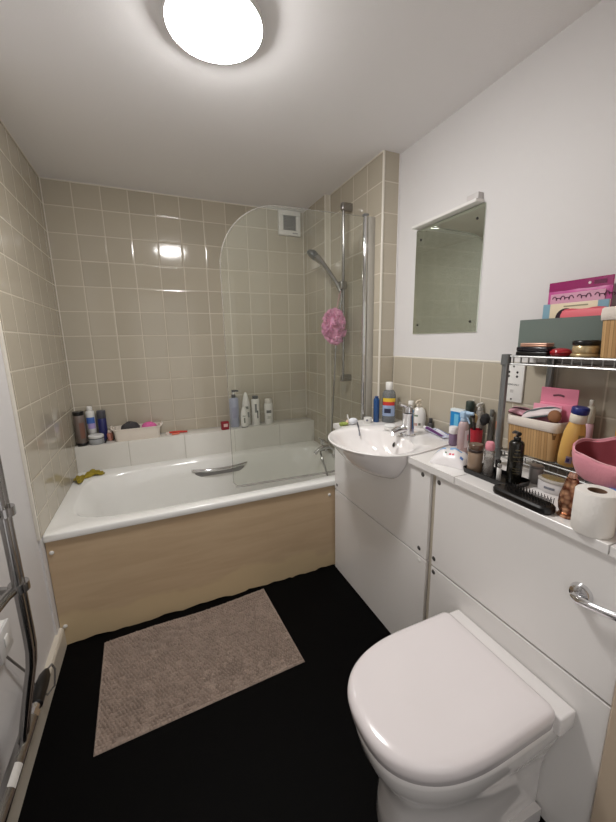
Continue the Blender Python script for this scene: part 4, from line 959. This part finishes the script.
BZ = 0.9555
# flat zip pouches lying over the basket
def pouch(name, label, c, L_, W_, H_, rot, body, edge, zipm):
    t = thing(name, label, 'pouch', c, None, rot)
    nx, ny = 24, 14; m = MB()
    for sgn in (1,-1):
        vs = []
        for j in range(ny+1):
            for i in range(nx+1):
                u = -1+2*i/nx; v = -1+2*j/ny
                vs.append((u*L_*(1-0.08*v*v), v*W_*(1-0.25*u*u), sgn*H_*(max(0,1-u**4)*max(0,1-v**4))**0.6 + 0.10*L_*(-u*u) + 0.001*math.sin(9*u+4*v)))
        m.add(vs, [(j*(nx+1)+i, j*(nx+1)+i+1, (j+1)*(nx+1)+i+1, (j+1)*(nx+1)+i) for j in range(ny) for i in range(nx)])
    m.build('body', body, t, ang=70)
    P = [(u*L_*0.92, -W_*(1-0.25*u*u)-0.0005, 0.10*L_*(-u*u)) for u in [-1+0.1*k for k in range(21)]]
    MB().tube(P, 0.0028, 6).build('zip', zipm, t)
    P = [(u*L_*0.9, W_*(0.2+0.1*u), H_*(max(0,1-u**4)*0.99)**0.6 + 0.10*L_*(-u*u)+0.0006) for u in [-1+0.1*k for k in range(21)]]
    MB().tube(P, 0.004, 6).build('trim', edge, t)
pouch('zip_pouch', 'pink and dark maroon zip pouch poking out of the basket, far end', (1.682,-1.848,BZ+0.135), 0.058, 0.022, 0.008, (0.5,0.15,-PI/2+0.1), C((206,150,164)), C((70,32,40)), C((90,40,50)))
pouch('zip_pouch', 'grey and white leaf shaped pouch on top of the basket', (1.666,-1.906,BZ+0.148), 0.062, 0.024, 0.009, (0.55,-0.30,-PI/2+0.15), C((226,214,214)), C((92,100,102)), C((84,92,94)))
t = thing('powder_brush', 'round brown powder brush resting at the near end of the basket', 'brush', (1.652,-1.960,BZ+0.131), None, (0.0,0.2,-0.3))
MB().ball((0,0,0.014), 0.021, 20, 12, (0.7,1.05,1.0)).build('bristles', C((142,96,64),0.8), t)
MB().tube([(0.008,0.0,0.006),(0.03,0.012,-0.02)], [0.006,0.005], 10).build('handle', C((60,50,44)), t)
# pink hanging packs stood in the basket back
def pink_pack(label, x, y, z, w, h, rgb, tilt):
    t = thing('pink_pack', label, 'packet', (x,y,z), 'pink packets at the back of the basket', (0,0,tilt))
    MB().box((-0.006,-w/2,0),(0.006,w/2,h*0.70),0.003).box((-0.002,-w/2,h*0.68),(0.002,w/2,h),0.0008,1).build('pack', C(rgb,0.35), t)
    P = [(-0.0022, -0.016+0.032*k/8, h*0.85+0.003*math.sin(PI*k/8)) for k in range(9)]
    MB().tube(P, 0.0028, 8).build('hang_slot', C((96,40,58)), t)
    return t
a_ = pink_pack('taller pink packet with a dark hanging slot behind the basket', 1.701, -1.940, BZ+0.062, 0.110, 0.168, (234,140,166), 0.10)
b_ = pink_pack('shorter pale pink packet in front of the taller one', 1.684, -1.918, BZ+0.062, 0.090, 0.112, (240,164,186), 0.05)
# yellow lotion bottle leaning
made('lotion_bottle', 'yellow lotion bottle with dark blue cap leaning by the basket', 'bottle', 1.644, -2.020, BZ+0.004,
     [('body', [(0.0005,0),(0.022,0),(0.0265,0.004),(0.029,0.03),(0.0295,0.07),(0.028,0.105),(0.024,0.125),(0.020,0.138),(0.0005,0.139)], C((222,176,98),0.25), {'sy':0.8,'rz':-0.7}), ('neck', cyl(0.0215,0.1385,0.165,0.002), C((232,222,206))), ('cap', cyl(0.0222,0.1645,0.186,0.003), C((34,44,116))),
      ('leaf_print', patch(0.0293,0.060,0.105,290,16,sy=0.8,rz=-0.7), C((150,130,70))), ('leaf_print', patch(0.0295,0.04,0.058,275,22,sy=0.8,rz=-0.7), C((168,140,72))), ('label', patch(0.0292,0.014,0.036,255,16,sy=0.8,rz=-0.7), C((150,140,160))), ('print', patch(0.0292,0.018,0.030,250,8,sy=0.8,rz=-0.7,eps=0.001), C((60,54,110)))], rot=(0.10,0.0,0.0))
made('hand_cream_bottle', 'white and pink bottle behind the yellow lotion', 'bottle', 1.738, -2.016, BZ, [('body', cyl(0.0135,0,0.125,0.004), C((222,178,190))), ('neck', shoulder(0.0125,0.1245,0.165,0.007,0.180), C((226,222,206))), ('tip', cyl(0.006,0.1795,0.200), C((234,230,222)))])
made('tea_carton', 'small yellow carton at the back of the lower tier', 'box', 1.735, -2.125, BZ, [('carton', MB().box((-0.014,-0.030,0),(0.014,0.030,0.140),0.001), C((222,166,40))), ('print', MB().box((-0.0146,-0.018,0.06),(-0.0139,0.018,0.10)), C((150,90,30)))])
# soft pink wash bag gaping open
t = thing('wash_bag', 'soft pink wash bag gaping open on the lower tier', 'bag', (1.618,-2.166,BZ))
def bag_loop(hx, hy, z, front=0.0, back=0.0, pinch=0.0, ox=0.0):
    P = []
    for k in range(48):
        a = 2*PI*k/48; c_, s_ = math.cos(a), math.sin(a)
        x = hx*math.copysign(abs(c_)**0.75, c_); y = hy*math.copysign(abs(s_)**0.85, s_)
        zz = z + (back if c_ > 0 else front)*abs(c_)**1.5 + pinch*abs(s_)**6
        zz += 0.004*math.sin(5*a+1.0)*(1 if z > 0.03 else 0.2); x += 0.003*math.sin(7*a)*(1 if z > 0.02 else 0)
        P.append((x+ox, y, zz))
    return P
t.scale = (1.0, 0.94, 1.0)
outer = [bag_loop(0.055,0.085,0.0005), bag_loop(0.064,0.098,0.012,ox=-0.003), bag_loop(0.072,0.110,0.040,ox=-0.004), bag_loop(0.074,0.116,0.062,0.000,0.016,0.012,ox=-0.004), bag_loop(0.072,0.117,0.074,-0.004,0.042,0.018,ox=-0.003)]
MB().loft(outer + [bag_loop(0.069,0.114,0.0745,-0.004,0.042,0.018,ox=-0.003), bag_loop(0.0665,0.1115,0.069,-0.004,0.040,0.016,ox=-0.003)], cap1=False).build('shell', mat('pink_fabric', (226,150,164), 0.85, bump=0.4, bscale=120, sheen=0.2), t, ang=70)
MB().loft([bag_loop(0.0664,0.1114,0.070,-0.004,0.040,0.016,ox=-0.003), bag_loop(0.066,0.105,0.042,ox=-0.004), bag_loop(0.056,0.085,0.016), bag_loop(0.01,0.02,0.012)], cap0=False).build('lining', C((150,66,76),0.8), t, ang=70)
MB().tube([(-0.070*abs(math.cos(a))-0.003 if math.cos(a)<0 else 0.070*abs(math.cos(a))**0.75-0.003, 0.1155*math.copysign(abs(math.sin(a))**0.85,math.sin(a)), 0.0755+(0.042 if math.cos(a)>0 else -0.004)*abs(math.cos(a))**1.5+0.018*abs(math.sin(a))**6+0.004*math.sin(5*a+1)) for a in [2*PI*k/48 for k in range(48)]], 0.0022, 6, closed=True).build('rim_piping', C((236,176,184),0.8), t)

# top tier
SZ = 1.2900
t = thing('organiser_box', 'grey green open box at the back of the top tier', 'box', (1.732,-1.915,SZ))
MB().loft([rrect(0.036,0.134,0.003,0.0,n=2), rrect(0.036,0.134,0.003,0.118,n=2), rrect(0.0335,0.1315,0.002,0.118,n=2), rrect(0.0335,0.1315,0.002,0.004,n=2), rrect(0.01,0.05,0.001,0.004,n=2)]).build('box_shell', C((104,116,110),0.6), t, ang=30)
# glossy pink packet
t = thing('lash_packet', 'glossy magenta foil packet standing up in the grey green box', 'packet', (1.747,-1.932,SZ+0.008), None, (0,0,0))
def pillow(hw, h, d, nx=30, ny=24, top=0.12):
    m = MB()
    for sgn in (1,-1):
        vs = []
        for j in range(ny+1):
            for i in range(nx+1):
                u = -1+2*i/nx; v = j/ny
                q = max(0,1-abs(u)**6)*max(0,1-(2*v/(1-top)-1)**6) if v < 1-top else 0.0
                vs.append((sgn*(0.0006+d*q**0.5)+0.001*math.sin(7*u+5*v), u*hw, v*h))
        m.add(vs, [(j*(nx+1)+i, j*(nx+1)+i+1, (j+1)*(nx+1)+i+1, (j+1)*(nx+1)+i) for j in range(ny) for i in range(nx)])
    return m
pillow(0.092, 0.226, 0.006).build('packet', C((196,84,150),0.22,coat=0.5), t, ang=60)
MB().box((-0.0030,-0.0915,0.198),(-0.0022,0.0915,0.2262),0.0003,1).build('top_band', C((150,28,100),0.2,coat=0.6), t)
MB().box((-0.0085,-0.078,0.145),(-0.0074,0.080,0.188),0.0003,1).build('print_panel', C((214,160,184),0.3), t)
MB().tube([(-0.0030,-0.030,0.212),(-0.0036,-0.030,0.212)], 0.004, 14).build('hang_hole', C((232,206,216)), t)
MB().box((-0.0038,-0.075,0.206),(-0.0029,-0.042,0.217),0.0002,1).build('band_print', C((104,20,70)), t)
# looping script too small to read: one flowing line per word
scp = MB(); y = 0.070; rng = random.Random(4)
for word in (5, 3, 4):
    P = []
    for k in range(word*10):
        a = k*0.63; P.append((-0.0092, y - 0.0013*k + 0.0030*math.cos(a), 0.1735 + 0.0060*math.sin(a)*(0.7+0.5*math.sin(k*0.35)) )); 
    scp.tube(P, 0.0013, 5); y -= 0.0013*word*10 + 0.010
scp.build('script_print', C((74,26,58)), t)
MB().box((-0.0089,-0.060,0.148),(-0.0084,-0.010,0.156),0.0002,1).build('small_print', C((84,60,104)), t)
t = thing('eyeshadow_palette', 'cream palette card with pale blue edges leaning in front of the magenta packet', 'palette', (1.724,-1.938,SZ+0.006))
MB().box((-0.004,-0.094,0),(0.004,0.094,0.158),0.0015).build('card', C((222,206,176),0.4), t)
for y0_, y1_ in ((0.072,0.0945),(-0.0945,-0.066)): MB().box((-0.0046,y0_,0.0),(-0.0036,y1_,0.1584),0.0002,1).build('edge_print', C((130,168,186),0.4), t)
MB().box((-0.0047,-0.040,0.146),(-0.0039,0.030,0.150),0.0002,1).build('print', C((150,146,120)), t)
MB().lathe([(0.0005,0.0006),(0.030,0.0006),(0.030,0.0)], seg=30).xf(Matrix.Translation((-0.0041,0.022,0.112)) @ Matrix.Rotation(-PI/2,4,'Y')).build('mirror_disc', C((50,34,44),0.25), t)
t = thing('coral_pouch', 'coral pink pouch lying in the mouth of the grey green box', 'pouch', (1.709,-1.976,SZ+0.005))
MB().loft([rrect(0.006,0.062,0.004,0.0), rrect(0.008,0.066,0.005,0.06), rrect(0.008,0.066,0.005,0.120), rrect(0.005,0.062,0.004,0.134), rrect(0.001,0.05,0.0008,0.137)]).build('body', C((222,100,112),0.45), t)
MB().tube([(0,0.058-0.116*k/10,0.136+0.002*math.sin(k)) for k in range(11)], 0.0022, 6).build('zip', C((196,70,86)), t)
made('makeup_palette', 'flat black makeup palette at the far end of the top tier', 'palette', 1.658, -1.874, SZ, [('base', MB().box((-0.024,-0.052,0),(0.024,0.052,0.013),0.003), 'black_pl'), ('lid', MB().box((-0.024,-0.052,0.0135),(0.024,0.052,0.028),0.004), C((34,32,38),0.2))])
made('powder_compact', 'slim rose gold compact on top of the black palette', 'compact', 1.656, -1.878, SZ+0.0285, [('base', MB().box((-0.020,-0.044,0),(0.020,0.044,0.006),0.002), C((196,150,128),0.3,metal=0.4)), ('lid', MB().box((-0.020,-0.044,0.0063),(0.020,0.044,0.012),0.002), C((222,178,156),0.3,metal=0.3))])
made('blusher_compact', 'glossy dark red oval compact beside the black palette', 'compact', 1.655, -1.956, SZ, [('base', [(0.0005,0),(0.022,0),(0.028,0.005),(0.0292,0.010),(0.0005,0.0105)], C((140,18,30),0.15)), ('lid', [(0.0005,0.0102),(0.0292,0.0107),(0.0288,0.015),(0.024,0.021),(0.014,0.025),(0.0005,0.026)], C((164,22,36),0.12,coat=0.6))])
made('powder_jar', 'gold jar with wide black lid between compact and basket', 'jar', 1.657, -2.022, SZ, [('base_disc', cyl(0.0350,0,0.010,0.003), C((190,168,128),0.3,metal=0.5)), ('jar', cyl(0.032,0.0098,0.034,0.004), C((206,184,142),0.25,metal=0.5)), ('lid', cyl(0.0335,0.0338,0.048,0.003), 'black_pl')])

sc = bpy.context.scene
sc.view_settings.view_transform = 'Standard'; sc.view_settings.look = 'None'; sc.view_settings.gamma = 1.0; sc.view_settings.use_curve_mapping = False
sc.view_settings.exposure = 2.47

wd = bpy.data.worlds.new('added_fill'); sc.world = wd; wd.use_nodes = True  # even fill light added from behind the camera, entering by the front wall opening
wd.node_tree.nodes['Background'].inputs['Color'].default_value = (1.0, 0.97, 0.94, 1)
wd.node_tree.nodes['Background'].inputs['Strength'].default_value = 0.17
